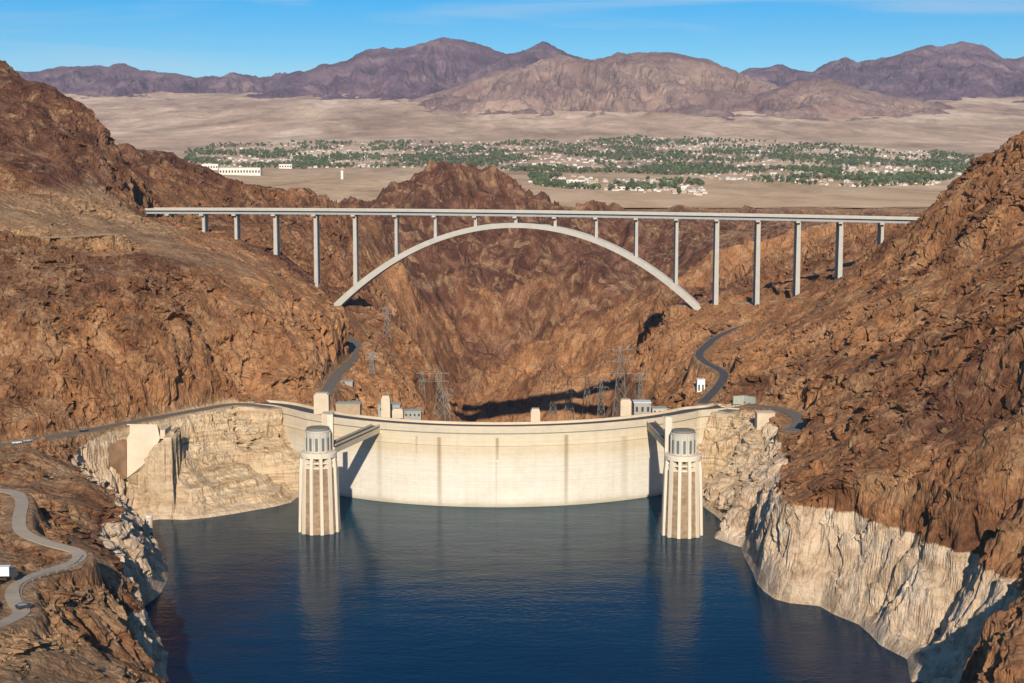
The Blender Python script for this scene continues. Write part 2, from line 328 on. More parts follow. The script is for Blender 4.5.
ROADS = [(ROAD_WEST, 4.5, 8, 12), (ROAD_SHELF, 3.0, 3.5, 8), (ROAD_EAST, 5, 6, 14), (ROAD_SWITCH, 3, 4, 11), (ROAD_BEND, 4, 5, 14), (pl([PY(688,304,1345), PY(716,304,1350), PY(745,303,1352), PY(772,301,1352)]), 9, 10, 20), (ROAD_CUT, 11, 12, 20)]
def densify(P, st=4.0):
    P = np.asarray(P, float); out = []
    n = len(P)
    for i in range(n - 1):
        p0 = P[max(i-1, 0)]; p1 = P[i]; p2 = P[i+1]; p3 = P[min(i+2, n-1)]
        m = max(2, int(np.linalg.norm(p2 - p1) / st))
        for j in range(m):
            t = j / m
            out.append(0.5 * ((2*p1) + (-p0+p2)*t + (2*p0-5*p1+4*p2-p3)*t*t + (-p0+3*p1-3*p2+p3)*t**3))
    out.append(P[-1]); return np.array(out)
ROADS = [(densify(P, 5.0), a, b2, c2) for P, a, b2, c2 in ROADS]

# cliff steepness near the shore
SLP = np.array([(112,640,4.5),(108,690,4.0),(140,580,2.4),(150,530,1.6),(165,510,1.5),(110,740,1.6),(100,790,0.9),(-139,810,0.62),(-189,790,1.5),(-120,840,0.6),(-130,600,3.0),(-175,560,2.6),(-125,500,3.4),(-150,700,1.5),(-110,520,4.0),(-150,450,3.5),(150,420,2.5)])
SHORE_G = 2.0; sx = np.arange(-420, 420, SHORE_G); sy = np.arange(300, 960, SHORE_G); SX, SY = np.meshgrid(sx, sy)
SDIST = poly_dist(SX, SY, LAKE, True); SDIST = np.where(inside(SX, SY, LAKE), -SDIST, SDIST)
wgt = 1 / ((SX[..., None] - SLP[:, 0])**2 + (SY[..., None] - SLP[:, 1])**2 + 30)**1.5
SSL = (wgt * SLP[:, 2]).sum(-1) / wgt.sum(-1)

RES = 1.0
CHAN = np.array([PZ(108,468,34), PZ(116,482,22), PZ(124,502,8), PZ(132,529,-3)])
def terrain():
    t = np.linspace(-0.47, 0.47, int(1500 * RES))
    Ys = [340.0]
    while Ys[-1] < 2720: Ys.append(Ys[-1] + max(0.9, (Ys[-1] * 0.0011)) / RES)
    Ys = np.array(Ys); nr, nc = len(Ys), len(t)
    T, Yg = np.meshgrid(t, Ys); Xg = T * Yg
    X = Xg.copy(); Y = Yg.copy()
    # domain warp so contours are never straight
    base0 = bil(BG, gx[0], gy[0], GS, X, Y)
    wxa = fbm(X / 60, Y / 60, 0 * X, 3); wya = fbm(X / 60 + 50, Y / 60, 0 * X + 3, 3)
    wamp = 9 * sstep(46, 80, base0)
    Z = bil(BG, gx[0], gy[0], GS, X + wxa * wamp, Y + wya * wamp)
    near = Y < 958
    sd = np.full(X.shape, 200.0); ss = np.ones(X.shape)
    sd[near] = bil(SDIST, sx[0], sy[0], SHORE_G, X[near], Y[near]); ss[near] = bil(SSL, sx[0], sy[0], SHORE_G, X[near], Y[near])
    sd = np.where(np.abs(X) > 415, 200.0, sd)
    SDR = sd.copy()
    damside = sstep(835, 850, Y)          # behind the dam the lake outline no longer rules
    sd = sd * (1 - damside) + 200 * damside
    east = sstep(120, 240, X) * sstep(1900, 2100, Y)
    # roughness
    reg = 1.0 * np.ones(X.shape)
    dust = np.zeros(X.shape); roadm = np.zeros(X.shape)
    rd = np.full(X.shape, 1e9)
    rz = []
    for P, hw, w1, w2 in ROADS:
        x0, x1, y0, y1 = P[:,0].min()-60, P[:,0].max()+60, P[:,1].min()-60, P[:,1].max()+60
        m = (X > x0) & (X < x1) & (Y > y0) & (Y < y1)
        d, zz = poly_dist(X[m], Y[m], P[:, :2], False, P[:, 2])
        D = np.full(X.shape, 1e9); ZZ = np.zeros(X.shape); D[m] = d; ZZ[m] = zz
        rz.append((D, ZZ, hw, w1, w2)); rd = np.minimum(rd, D)
    # gentler noise on benches
    shelf = sstep(60, 20, np.hypot((X + 175) / 1.0, (Y - 480) / 2.2)) 
    bench = sstep(1180, 1080, Y) * sstep(960, 1020, Y) * sstep(-140, -200, X)
    calm = np.clip(0.85 * shelf + 0.6 * bench, 0, 0.8)
    roadcalm = 1 - sstep(5, 22, rd)
    amp = (1 - calm) * (1 - 0.85 * roadcalm)
    lowshore = sstep(0, 30, np.abs(sd)); amp = amp * (0.30 + 0.70 * lowshore)
    far = sstep(1350, 1700, Y) * sstep(2690, 2600, Y) * (1 - 0.75 * east) * (1 - 0.5 * sstep(-150, -220, X) * sstep(1900, 1700, Y))
    amp = amp * sstep(2710, 2620, Y)
    wx = X + 26 * fbm(X / 90, Y / 90, 0.3 + 0 * X, 3); wy = Y + 26 * fbm(X / 90 + 9, Y / 90, 5.3 + 0 * X, 3)
    r0 = ridged(wx / 330, wy / 330, 0 * X + 1.7, 3, 0.5) - 0.95
    r1 = ridged(wx / 120, wy / 120, Z / 300, 4, 0.52) - 0.95
    cz_ = np.where((sd < 45) & (Y < 850) & (np.abs(X) < 400), 1 - 0.8 * sstep(45, 20, sd), 1.0)
    Z = Z + amp * (5.0 + 22 * far) * r0 + amp * (1 + 1.6 * far) * 6.5 * r1
    rough = 0.22 + 0.78 * sstep(-0.12, 0.18, fbm(X / 75 + 3, Y / 75, 0 * X + 4.4, 2))
    Z = Z + amp * (1 + 1.4 * far) * 3.6 * fbm(X / 38, Y / 38, Z / 38, 5, 0.58) * (0.45 + 0.55 * rough)
    g1_, g0_ = np.gradient(Z); sl0 = np.hypot(g1_ / np.gradient(Yg, axis=0), g0_ / np.maximum(np.gradient(Xg, axis=1), 1e-3))
    cz_ = cz_ * (1 - 0.85 * sstep(0.7, 1.4, sl0))
    Z = Z + amp * far * 7.0 * facets(wx / 55, wy / 55, 0 * X, 41, 1.2)
    Z = Z + cz_ * amp * (1 + 1.2 * far) * rough * (1.7 * facets(wx / 17, wy / 17, 0 * X, 3, 1.2) + 0.8 * facets(X / 6.5, Y / 6.5, 0 * X, 11, 1.2))
    shx = sstep(1450, 1300, Y) * rough
    q_ = (Z + 0.22 * X + 0.1 * Y + 14 * fbm(X / 80, Y / 80, 0 * X + 2.0, 3)) / 13.0; fr = q_ % 1.0
    lm = sstep(0.0, 0.35, perlin(X / 110 + 5, Y / 110, 0 * X + 1.4)) * amp * (1 + far)
    Z = Z + lm * 4.2 * (sstep(0.0, 1.0, fr)**3 - fr)
    Z = Z + cz_ * amp * 0.45 * shx * facets(X / 3.2, Y / 3.2, 0 * X, 5, 1.2)
    # right wall breaks into ribs that face up the lake
    rr_ = sstep(110, 160, X) * sstep(1250, 1100, Y) * amp
    wob = 26 * perlin(X / 80, Y / 80, 0 * X + 6.1) + 9 * perlin(X / 22, Y / 22, 0 * X + 3.1) + 0.25 * X
    u_ = ((Y + wob) / 46) % 1.0; sw = np.where(u_ < 0.8, u_ / 0.8, (1 - u_) / 0.2)
    u_ = ((Y + wob * 1.4) / 17) % 1.0; sw2 = np.where(u_ < 0.8, u_ / 0.8, (1 - u_) / 0.2)
    pm = sstep(-0.25, 0.2, perlin(X / 60, Y / 60, 0 * X + 9.9))
    Z = Z - rr_ * pm * (5.5 * (sw - 0.5) + 1.8 * (sw2 - 0.5))
    # shore cliff
    c0 = np.clip(sd, -10, 60) * ss
    nsh = 6 * perlin(X / 26, Y / 26, c0 / 60 + 8.1) + 3.5 * perlin(X / 11, Y / 11, c0 / 14 + 2.2) + 2.2 * perlin(X / 5, Y / 5, c0 / 5 + 1.2)
    dd = sd + nsh * sstep(-1, 14, sd) * 0.75 - 0.0
    wob = 16 * perlin(X / 45, Y / 45, 0 * X + 6.1) + 5 * perlin(X / 14, Y / 14, 0 * X + 3.1)
    def saw(P, ph):
        u = ((Y + wob) / P + ph) % 1.0; return np.where(u < 0.86, u / 0.86, (1 - u) / 0.14)
    rs = sstep(85, 105, X) * sstep(775, 745, Y)
    dd = dd - rs / ss * (8.0 * saw(34, 0.3) + 3.0 * saw(12, 0.1)) * sstep(0, 9, sd)
    cl = np.where(dd > 0, dd * ss, dd * 1.2)
    cl = np.maximum(cl, -25)
    # terraces in the cliff
    k = 6.0; 
    mn = -np.log(np.exp(-np.clip(Z, -300, 400) / k) + np.exp(-np.clip(cl, -300, 400) / k)) * k
    use = (sd < 120) & (Y < 850)
    Zc = np.where(use, np.minimum(np.maximum(mn, np.minimum(Z, cl) - 3), np.minimum(Z, cl + 0.0)), Z)
    Z = Zc
    # ground kept clear under the bridge deck
    sb = (X + 335) / 693.0; dyb = np.abs(Y - (1400 - 88 * sb)); zb_ = 142.8 - 6 * sb - 7 - 14 * sstep(0.0, 0.06, sb) * sstep(1.0, 0.95, sb)
    mcl = (dyb < 40) & (sb > -0.005) & (sb < 0.985)
    Z = np.where(mcl, np.minimum(Z, zb_ + 25 * sstep(20, 40, dyb)), Z)
    lim = H - (50.5 / F) * Y
    ml = sstep(-352, -342, X) * sstep(-250, -275, X) * sstep(1180, 1230, Y) * sstep(1402, 1396, Y) * sstep(-0.250, -0.241, X / Y)
    Z = np.where(ml > 0, np.minimum(Z, lim + 14 * (1 - ml)), Z)
    # spillway channel on the west shore
    dch, zch = poly_dist(X, Y, CHAN[:, :2], False, CHAN[:, 2])
    fch = 1 - sstep(3.5, 9.0, dch); Z = np.where((dch < 9) & (sd > -2), Z * (1 - fch) + np.minimum(Z, zch) * fch, Z)
    # rock shoulder carrying the spillway wall
    mp = (X > -204) & (X < -178) & (Y > 770) & (Y < 806)
    ze = 23.0 + np.clip((X + 198) / 15.0, 0, 1) * 19.0 + 0.6
    Z = np.where(mp & (sd > 0), np.maximum(Z, ze - 40 * sstep(781.5, 777, Y - (0 * X)) - 12 * sstep(-200, -204, X)), Z)
    # road benches
    for D, ZZ, hw, w1, w2 in rz:
        f = 1 - sstep(hw + 1.0, w2, D)
        f = np.where(sd < -1, 0, f)
        Z = Z * (1 - f) + (ZZ - 0.25) * f
        dust = np.maximum(dust, 1 - sstep(hw, hw + 5, D + 2 * perlin(X / 8, Y / 8, 0 * X)))
    pale = 1 - sstep(9, 13, np.minimum(rz[-1][0], rz[-2][0] + 3) + 2 * perlin(X / 9, Y / 9, 0 * X))
    zone = np.zeros(X.shape)
    for D, ZZ, hw, w1, w2 in rz:
        zone = np.maximum(zone, sstep(hw + 1.0, hw + 5, D) * (1 - sstep(w2, w2 + 12, D)))
    zone = np.where(rd < 4.0, 0, zone) * sstep(0, 6, sd)
    Z = Z + zone * (2.6 * fbm(X / 14, Y / 14, Z / 9, 5, 0.65) + 0.8 * facets(X / 7, Y / 7, 0 * X, 77, 1.2))
    tz = sstep(775, 800, Y) * sstep(-100, -118, X) * sstep(3, 12, sd) * (sd < 150) * sstep(46, 42, Z)
    Z = Z + tz * (1.1 * fbm(X / 18, Y / 18, Z / 8, 5, 0.6) + 0.9 * np.sin(Z * 1.15 + 2.5 * fbm(X / 40, Y / 40, 0 * X, 3)))
    # crevices: horizontal displacement on steep faces
    gz_y, gz_x = np.gradient(Z); sy_ = gz_y / np.gradient(Yg, axis=0); sx_ = gz_x / np.maximum(np.gradient(Xg, axis=1), 1e-3)
    slope = np.hypot(sx_, sy_)
    steep = sstep(0.45, 1.6, slope)
    mag = steep * (1 - 0.95 * (1 - sstep(5.5, 11, rd))) * sstep(-6, 3, Z + 0 * X)
    mag = mag * sstep(1, 5, np.abs(sd)) * (1 - 0.45 * sstep(110, 130, X) * sstep(640, 600, Y))
    mag = mag * (1 - 0.72 * sstep(775, 795, Y) * sstep(-98, -112, X) * sstep(860, 840, Y) * (sd < 120) * sstep(47, 44, Z)) * (1 - 0.45 * sstep(90, 105, X) * sstep(760, 700, Y) * sstep(44, 38, Z))
    nx = -sx_ / (slope + 1e-3); ny = -sy_ / (slope + 1e-3)
    X2 = X.copy(); Y2 = Y.copy()
    mm = (mag > 0.02) & (Y < 1900)
    xm, ym, zm, gm = X[mm], Y[mm], Z[mm], mag[mm]
    patch = sstep(-0.2, 0.3, perlin(xm / 50, ym / 50, zm / 50))
    vert = 1.3 * facets((xm + 4 * perlin(xm/20, ym/20, zm/20)) / 15, ym / 15, zm / 26, 21, 0.9, 3) + 0.75 * facets(xm / 6, ym / 6, zm / 9, 31, 0.9, 3) + 0.5 * fbm(xm / 9, ym / 9, zm / 14, 4, 0.65)
    fiss = -1.6 * sstep(0.72, 0.98, ridged(xm / 24, ym / 24, zm / 90, 1)) * patch
    q = gm * 2.7 * (vert + fiss + 1.3 * facets(xm / 38, ym / 38, zm / 70, 51, 0.8, 3))
    X2[mm] += nx[mm] * q; Y2[mm] += ny[mm] * q
    # attributes
    lakeside = (Y < 885) & (SDR < 140)
    ring = np.where((Y < 890) & (np.abs(X) < 420), 39.3, -300.0)
    ring = np.where(np.abs(X) > 260, -300, ring)
    cr_ = sstep(100, 120, X) * sstep(490, 470, Y + 8 * perlin(X / 12, Y / 12, 0 * X)); ring = ring * (1 - cr_) + 17 * cr_
    lf_ = sstep(-60, -90, X) * sstep(760, 700, Y); ring = ring - 12 * lf_
    ring = ring + 8 * sstep(-60, -90, X) * sstep(470, 490, Y) * sstep(760, 700, Y)
    rt_ = sstep(95, 100, X) * sstep(760, 800, Y) * sstep(155, 140, X); ring = ring + 5.0 * rt_
    lt_ = sstep(740, 780, Y) * sstep(-95, -110, X); ring = ring + 6.5 * lt_
    warm = np.where(lakeside, sstep(760, 800, Y) * sstep(47.5, 45.5, Z) * sstep(-95, -110, X), 0) * 0.85 + np.where(lakeside, sstep(770, 830, Y) * sstep(46, 43, Z) * sstep(90, 100, X) * sstep(150, 135, X), 0) * 0.8
    tone = 0.5 + 0.42 * fbm(X / 130, Y / 130, Z / 90, 4, 0.6)
    tone += 0.5 * sstep(1130, 1280, Y) * sstep(150, 200, Z)                       # dark ridge top left
    tone -= 0.55 * sstep(70, 30, np.abs(X + 190 + 0.35 * (Y - 1120) + 25 * perlin(X / 60, Y / 60, 0 * X))) * sstep(960, 1020, Y) * sstep(1330, 1250, Y)   # tan spur above the canyon road
    tone += 0.45 * sstep(2050, 2250, Y)                                            # dark volcanic hills
    tone += 0.15 * sstep(1600, 1800, Y) - 0.4 * sstep(1720, 1850, Y) * sstep(2150, 2000, Y) * sstep(-250, -150, X)
    tone -= 0.55 * sstep(100, 55, Z) * sstep(-330, -240, X) * sstep(0, -60, X) * sstep(780, 800, Y) * sstep(1250, 1000, Y)   # orange cut faces, west
    tone -= 0.45 * sstep(120, 50, Z) * sstep(90, 120, X) * sstep(880, 930, Y) * sstep(1500, 1300, Y)                          # orange faces, east
    dust = np.maximum(dust, 0.75 * sstep(0.45, 0.2, slope) * sstep(168, 158, Z) * sstep(-100, -160, X) * sstep(1450, 1300, Y) * sstep(45, 47, Z))
    dust = np.maximum(dust, 0.8 * sstep(2560, 2660, Y + 60 * perlin(X / 120, Y / 120, 0 * X)))
    dust = np.maximum(dust, 0.7 * sstep(0.3, 0.12, slope) * sstep(1500, 1300, Y))
    dust = np.maximum(dust, 0.85 * sstep(-185, -200, X) * sstep(635, 665, Y + 14 * perlin(X / 25, Y / 25, 0 * X)) * sstep(800, 770, Y) * sstep(0.9, 0.5, slope))
    dust = np.maximum(dust, 0.75 * east * sstep(0.55, 0.25, slope))
    dust = np.maximum(dust, 0.95 * (1 - sstep(7, 12, rz[0][0] + 2 * perlin(X / 9, Y / 9, 0 * X))) * sstep(48.5, 47.3, Z))
    bn_ = 14 * fbm(X / 45, Y / 45, 0 * X + 8.8, 3)
    dust = np.maximum(dust, 0.95 * sstep(-195, -225, X + bn_) * sstep(985, 1030, Y + 2 * bn_) * sstep(1290, 1250, Y) * sstep(126, 134, Z + 0.3 * bn_) * sstep(170, 160, Z + 0.4 * bn_))
    dust = np.maximum(dust, 0.8 * sstep(-85, -110, X) * sstep(640, 600, Y) * sstep(-0.25, 0.15, perlin(X / 30, Y / 30, 0 * X + 5.5) + 0.35 - 0.5 * sstep(0.5, 1.3, slope)))
    V = np.stack([X2, Y2, Z], -1)
    o = grid_mesh('canyon_terrain', V, nr, nc, M_ROCK, {'ringz': ring, 'tone': np.clip(tone, 0, 1), 'dust': dust, 'warm': np.clip(warm, 0, 1), 'pale': pale}, False)
    o['kind'] = 'structure'
    return Xg, Yg, Z
TX, TY, TZ = terrain()
_tt = TX[0] / TY[0]
def ground(x, y):
    """height of the terrain grid at a place"""
    r = int(np.clip(np.searchsorted(TY[:, 0], y), 0, TY.shape[0] - 1)); c = int(np.clip(np.searchsorted(_tt, x / y), 0, TX.shape[1] - 1))
    return float(TZ[r, c])

# ------------------------------------------------------------------ desert plain and mountains
def plain_material():
    m, t, b = mat_new('desert_soil'); k = NB(t); p = k.pos()
    s = k.noise(k.mapv(p, (1, 0.35, 1)), 0.0011, 9, 0.66, 0.5)
    s2 = k.noise(k.mapv(p, (1, 0.3, 1)), 0.0045, 7, 0.7, 0.8)
    c = k.ramp(s, [(0.3, (0.36, 0.22, 0.13)), (0.45, (0.54, 0.355, 0.22)), (0.56, (0.70, 0.475, 0.30)), (0.7, (0.90, 0.68, 0.47))])
    c = k.mix(0.75, c, k.ramp(s2, [(0.3, 0.45), (0.5, 1.0), (0.62, 1.25), (0.75, 1.6)]), 'MULTIPLY')
    vor = k.n('ShaderNodeTexVoronoi'); k.lk(p, vor.inputs['Vector']); vor.inputs['Scale'].default_value = 0.035
    sp = k.math('MULTIPLY', k.ramp(vor.outputs['Distance'], [(0.12, 1.0), (0.25, 0.0)]), k.ramp(k.noise(p, 0.003, 3), [(0.5, 0.0), (0.62, 0.7)]))
    c = k.mix(sp, c, (0.11, 0.10, 0.05))
    c = k.mix(k.math('MULTIPLY', k.attr('sand'), 0.7), c, k.ramp(s2, [(0.3, (0.48, 0.29, 0.14)), (0.5, (0.72, 0.47, 0.25)), (0.7, (0.86, 0.64, 0.39))]))
    c = k.mix(k.math('MULTIPLY', k.attr('green'), k.ramp(k.noise(p, 0.02, 4), [(0.45, 0.0), (0.6, 0.8)])), c, (0.10, 0.12, 0.05))
    k.lk(c, b.inputs['Base Color']); b.inputs['Roughness'].default_value = 0.95; b.inputs['Specular IOR Level'].default_value = 0.1
    k.bump(s2, 0.5, 25, b)
    return m
def plain_z(X, Y):
    z = plain(Y) + 0.0 * X
    z = z - 0.004 * X * sstep(2700, 5000, Y)
    z = z + sstep(2750, 4000, Y) * (7 * fbm(X / 700, Y / 1000, 0 * X, 3)) * sstep(0, 1, Y / 8000 + 0.3)
    z = z + sstep(9500, 12500, Y) * 16 * ridged(X / 700, Y / 1300, 0 * X, 5, 0.6)
    return z
def make_plain():
    t = np.linspace(-0.55, 0.55, 900); Ys = np.geomspace(2680, 17500, 800)
    T, Y = np.meshgrid(t, Ys); X = T * Y
    Z = plain_z(X, Y)
    py = YH - (Z - H) / Y * F; px = CX + T * F
    g = sstep(0, 1, 0 * X) + sstep(3400, 3900, Y) * sstep(9300, 8700, Y) * sstep(-0.23, -0.2, T) * sstep(0.31, 0.29, T) * 0.3
    o = grid_mesh('desert_plain', np.stack([X, Y, Z], -1), len(Ys), len(t), plain_material(), {'green': g, 'sand': sstep(6800, 4500, Y)}); o['kind'] = 'structure'
make_plain()
# lower land outside the fan so that the ground reaches the horizon all round
def mountain_material(name, dark, mid, light, sc=1.0):
    m, t, b = mat_new(name); k = NB(t); p = k.pos()
    n = k.noise(k.mapv(p, (1, 1, 2.0)), 0.0016 * sc, 9, 0.66, 0.5)
    c = k.ramp(n, [(0.32, dark), (0.5, mid), (0.68, light)])
    f = k.noise(p, 0.009 * sc, 6, 0.7)
    c = k.mix(0.6, c, k.ramp(f, [(0.3, 0.6), (0.5, 1.0), (0.7, 1.4)]), 'MULTIPLY')
    k.lk(c, b.inputs['Base Color']); b.inputs['Roughness'].default_value = 0.95; b.inputs['Specular IOR Level'].default_value = 0.1
    k.bump(f, 0.8, 60, b)
    return m
def mountain(name, sil, Yb, Yc, mat, amp, gsc, pw=1.25, seed=0.0, foot=-25):
    px0, px1 = sil[0][0], sil[-1][0]
    nc = int((px1 - px0) * 1.6); px = np.linspace(px0, px1, nc)
    sp = np.array(sil, float); cr = np.interp(px, sp[:, 0], sp[:, 1])
    ker = np.hanning(9); ker /= ker.sum(); cr = np.convolve(np.pad(cr, 4, mode='edge'), ker, 'valid')
    v = np.linspace(0, 1.5, 330); Tm, Vv = np.meshgrid((px - CX) / F, v)
    cr2 = np.broadcast_to(cr, Tm.shape)
    Y = Yb + (Yc - Yb) * Vv; X = Tm * Y
    zc = H - (cr2 - YH) * Yc / F; zb = plain(Y) + foot
    u = np.clip(Vv, 0, 1); prof = np.where(Vv <= 1, u**pw, 1 - (Vv - 1) * 1.3)
    Z = np.minimum(zb, plain(Yc) + 0 * Y) + (zc - plain(Yc) - foot) * 1.0 * prof * 1.0
    Z = np.where(Vv > 1, Z, Z)
    zcrest = Z  # at v=1: plain(Yc)+foot + zc-plain(Yc)-foot = zc
    wx = X + 500 * fbm(X / 1800, Y / 1800, seed + 0 * X, 2); wy = Y + 500 * fbm(X / 1800 + 7, Y / 1800, seed + 0 * X, 2)
    r = np.minimum(ridged(wx / (1100 * gsc), wy / (2000 * gsc), seed + 0 * X, 6, 0.55) - 1.55, 0.12)
    env = np.clip(prof, 0, 1)**0.6 * (1 - 0.80 * np.exp(-((Vv - 1) / 0.14)**2))
    Z = Z + amp * r * env + 0.13 * amp * (ridged(X / 260, Y / 420, seed + 0 * X, 4, 0.6) - 1.3) * env
    ed = sstep(px[0], px[0] + 70, CX + Tm * F) * sstep(px[-1], px[-1] - 70, CX + Tm * F); Z = Z - (1 - ed) * 0.02 * Yb * np.clip(prof * 3, 0, 1)
    o = grid_mesh(name, np.stack([X, Y, Z], -1), len(v), nc, mat); o['kind'] = 'structure'
M_PURPLE = mountain_material('far_purple_rock', (0.085, 0.050, 0.062), (0.165, 0.100, 0.112), (0.30, 0.195, 0.185))
M_MAUVE = mountain_material('tan_mauve_rock', (0.17, 0.10, 0.085), (0.29, 0.185, 0.145), (0.43, 0.295, 0.21))
mountain('mountains', [(-180,92),(-80,80),(0,74),(30,73),(60,70),(100,64),(130,61),(150,65),(165,69),(185,71),(200,75),(225,77),(240,72),(250,70),(268,75),(300,68),(330,60),(355,57),(372,50),(390,46),(410,44),(430,38),(445,36),(462,40),(490,48),(508,53),(530,47),(543,44),(560,48),(580,54),(620,60),(680,70),(740,95)],
         15200, 19000, M_PURPLE, 300, 1.0, 1.2, 1.3)
mountain('mountain_range', [(680,90),(720,76),(745,70),(765,69),(778,65),(790,69),(808,71),(830,62),(843,58),(868,61),(892,56),(915,49),(935,47),(955,43),(975,44),(990,51),(1006,58),(1024,59),(1080,62),(1150,70),(1250,90)],
         15400, 20500, M_PURPLE, 330, 1.0, 1.15, 4.7)
mountain('mountain', [(330,112),(400,104),(430,97),(455,88),(480,76),(520,63),(560,57),(600,55),(640,55),(675,55),(700,57),(722,64),(745,73),(775,88),(805,94),(850,100),(930,108)],
         12000, 15400, M_MAUVE, 300, 0.62, 1.55, 8.2)
mountain('desert_hill', [(640,112),(700,104),(745,97),(780,87),(806,78),(822,76),(838,81),(860,90),(890,97),(930,103),(1000,112)],
         11800, 14200, M_MAUVE, 170, 0.45, 1.6, 11.9)

# ------------------------------------------------------------------ water
def water_material():
    m, t, b = mat_new('lake_water'); k = NB(t); p = k.pos()
    b.inputs['Base Color'].default_value = (0.004, 0.022, 0.062, 1)
    b.inputs['Roughness'].default_value = 0.07; b.inputs['IOR'].default_value = 1.125
    a = k.noise(k.mapv(p, (1.0, 1.0, 1)), 0.35, 5, 0.6)
    a2 = k.noise(k.mapv(p, (0.5, 1.0, 1)), 0.05, 4, 0.6)
    c = k.mix(k.ramp(a2, [(0.35, 0.0), (0.65, 1.0)]), (0.0006, 0.0185, 0.048), (0.0010, 0.023, 0.055))
    sp = k.n('ShaderNodeSeparateXYZ'); k.lk(p, sp.inputs[0])
    ff = k.math('ADD', k.math('DIVIDE', k.math('SUBTRACT', sp.outputs['Y'], 560.0), 260.0), k.math('MULTIPLY', k.math('SUBTRACT', k.noise(p, 0.02, 3), 0.5), 0.5), True)
    c = k.mix(ff, c, (0.003, 0.045, 0.068))      # greener base colour toward the dam
    k.lk(c, b.inputs['Base Color'])
    k.bump(k.math('ADD', a, k.math('MULTIPLY', a2, 3.0)), 0.28, 0.45, b)
    return m
bm = bmesh.new()
arcw = [arc_pt(x, ARC_R - 4) for x in np.linspace(112, -112, 40)]
pts = [(-420, 60), (420, 60), (420, 820), (130, 858)] + [tuple(a) for a in arcw] + [(-160, 850), (-420, 820)]
bm.faces.new([bm.verts.new((x, y, 0)) for x, y in pts])
me = bpy.data.meshes.new('lake_water'); bm.to_mesh(me); bm.free(); me.materials.append(water_material())
wo_ = bpy.data.objects.new('lake_water', me); COL.objects.link(wo_); wo_['kind'] = 'structure'

# ------------------------------------------------------------------ mesh helpers for things
class MB:
    def __init__(s): s.v = []; s.f = []; s.mi = []
    def add(s, vs, fs, mi=0):
        n = len(s.v); s.v += [tuple(map(float, q)) for q in vs]; s.f += [tuple(i + n for i in q) for q in fs]; s.mi += [mi] * len(fs); return s
    def box(s, c, d, rz=0.0, mi=0, taper=1.0):
        hx, hy, hz = d[0]/2, d[1]/2, d[2]/2; cs, sn = math.cos(rz), math.sin(rz); vs = []
        for z, k in ((-hz, 1.0), (hz, taper)):
            for x, y in ((-hx,-hy),(hx,-hy),(hx,hy),(-hx,hy)):
                x *= k; y *= k; vs.append((c[0] + x*cs - y*sn, c[1] + x*sn + y*cs, c[2] + z))
        return s.add(vs, [(3,2,1,0),(4,5,6,7),(0,1,5,4),(1,2,6,5),(2,3,7,6),(3,0,4,7)], mi)
    def beam(s, a, b, wd, ht, mi=0, up=(0,0,1)):
        a = Vector(a); b = Vector(b); d = (b - a).normalized(); u = Vector(up)
        sd_ = d.cross(u)
        if sd_.length < 1e-4: sd_ = d.cross(Vector((0, 1, 0)))
        sd_.normalize(); u2 = sd_.cross(d).normalized(); vs = []
        for q in (a, b):
            for i, j in ((-1,-1),(1,-1),(1,1),(-1,1)): vs.append(q + sd_ * (i*wd/2) + u2 * (j*ht/2))
        return s.add(vs, [(3,2,1,0),(4,5,6,7),(0,1,5,4),(1,2,6,5),(2,3,7,6),(3,0,4,7)], mi)
    def lathe(s, c, prof, n=32, mi=0, cap=True):
        vs = [(c[0] + r*math.cos(2*math.pi*i/n), c[1] + r*math.sin(2*math.pi*i/n), c[2] + z) for r, z in prof for i in range(n)]
        fs = [(j*n+i, j*n+(i+1)%n, (j+1)*n+(i+1)%n, (j+1)*n+i) for j in range(len(prof)-1) for i in range(n)]
        if cap: fs += [tuple(range(n))[::-1], tuple((len(prof)-1)*n + i for i in range(n))]
        return s.add(vs, fs, mi)
    def sweep(s, path, sec, mi=0, closed=True):
        """path: list of (x,y,z); sec: list of (side, up) offsets"""
        n = len(path); m = len(sec); vs = []
        for i in range(n):
            a = Vector(path[max(i-1,0)]); b = Vector(path[min(i+1,n-1)]); d = (b - a); d.z = 0; d.normalize(); sd_ = Vector((d.y, -d.x, 0))
            for o, u in sec: vs.append(Vector(path[i]) + sd_ * o + Vector((0,0,u)))
        mm = m if closed else m - 1
        fs = [(i*m+j, i*m+(j+1)%m, (i+1)*m+(j+1)%m, (i+1)*m+j) for i in range(n-1) for j in range(mm)]
        if closed: fs += [tuple(range(m))[::-1], tuple((n-1)*m + j for j in range(m))]
        return s.add(vs, fs, mi)
    def build(s, name, mats, parent=None, smooth=False, loc=None):
        me = bpy.data.meshes.new(name); me.from_pydata(s.v, [], s.f)
        for m_ in (mats if isinstance(mats, (list, tuple)) else [mats]): me.materials.append(m_)
        me.polygons.foreach_set('material_index', s.mi)
        bm = bmesh.new(); bm.from_mesh(me); bmesh.ops.recalc_face_normals(bm, faces=bm.faces); bm.to_mesh(me); bm.free()
        if smooth: me.polygons.foreach_set('use_smooth', [True] * len(me.polygons))
        me.update()
        o = bpy.data.objects.new(name, me); COL.objects.link(o)
        if parent is not None:
            o.parent = parent; 
            if loc is None: o.location = -Vector(parent.location) if parent.get('world_built') else (0,0,0)
        if loc is not None: o.location = loc
        return o
def tag(o, label=None, cat=None, group=None, kind=None):
    if label: o['label'] = label
    if cat: o['category'] = cat
    if group: o['group'] = group
    if kind: o['kind'] = kind
    return o
def empty(name, loc=(0,0,0), rz=0.0):
    o = bpy.data.objects.new(name, None); COL.objects.link(o); o.location = loc; o.rotation_euler = (0, 0, rz); o.empty_display_size = 1; return o
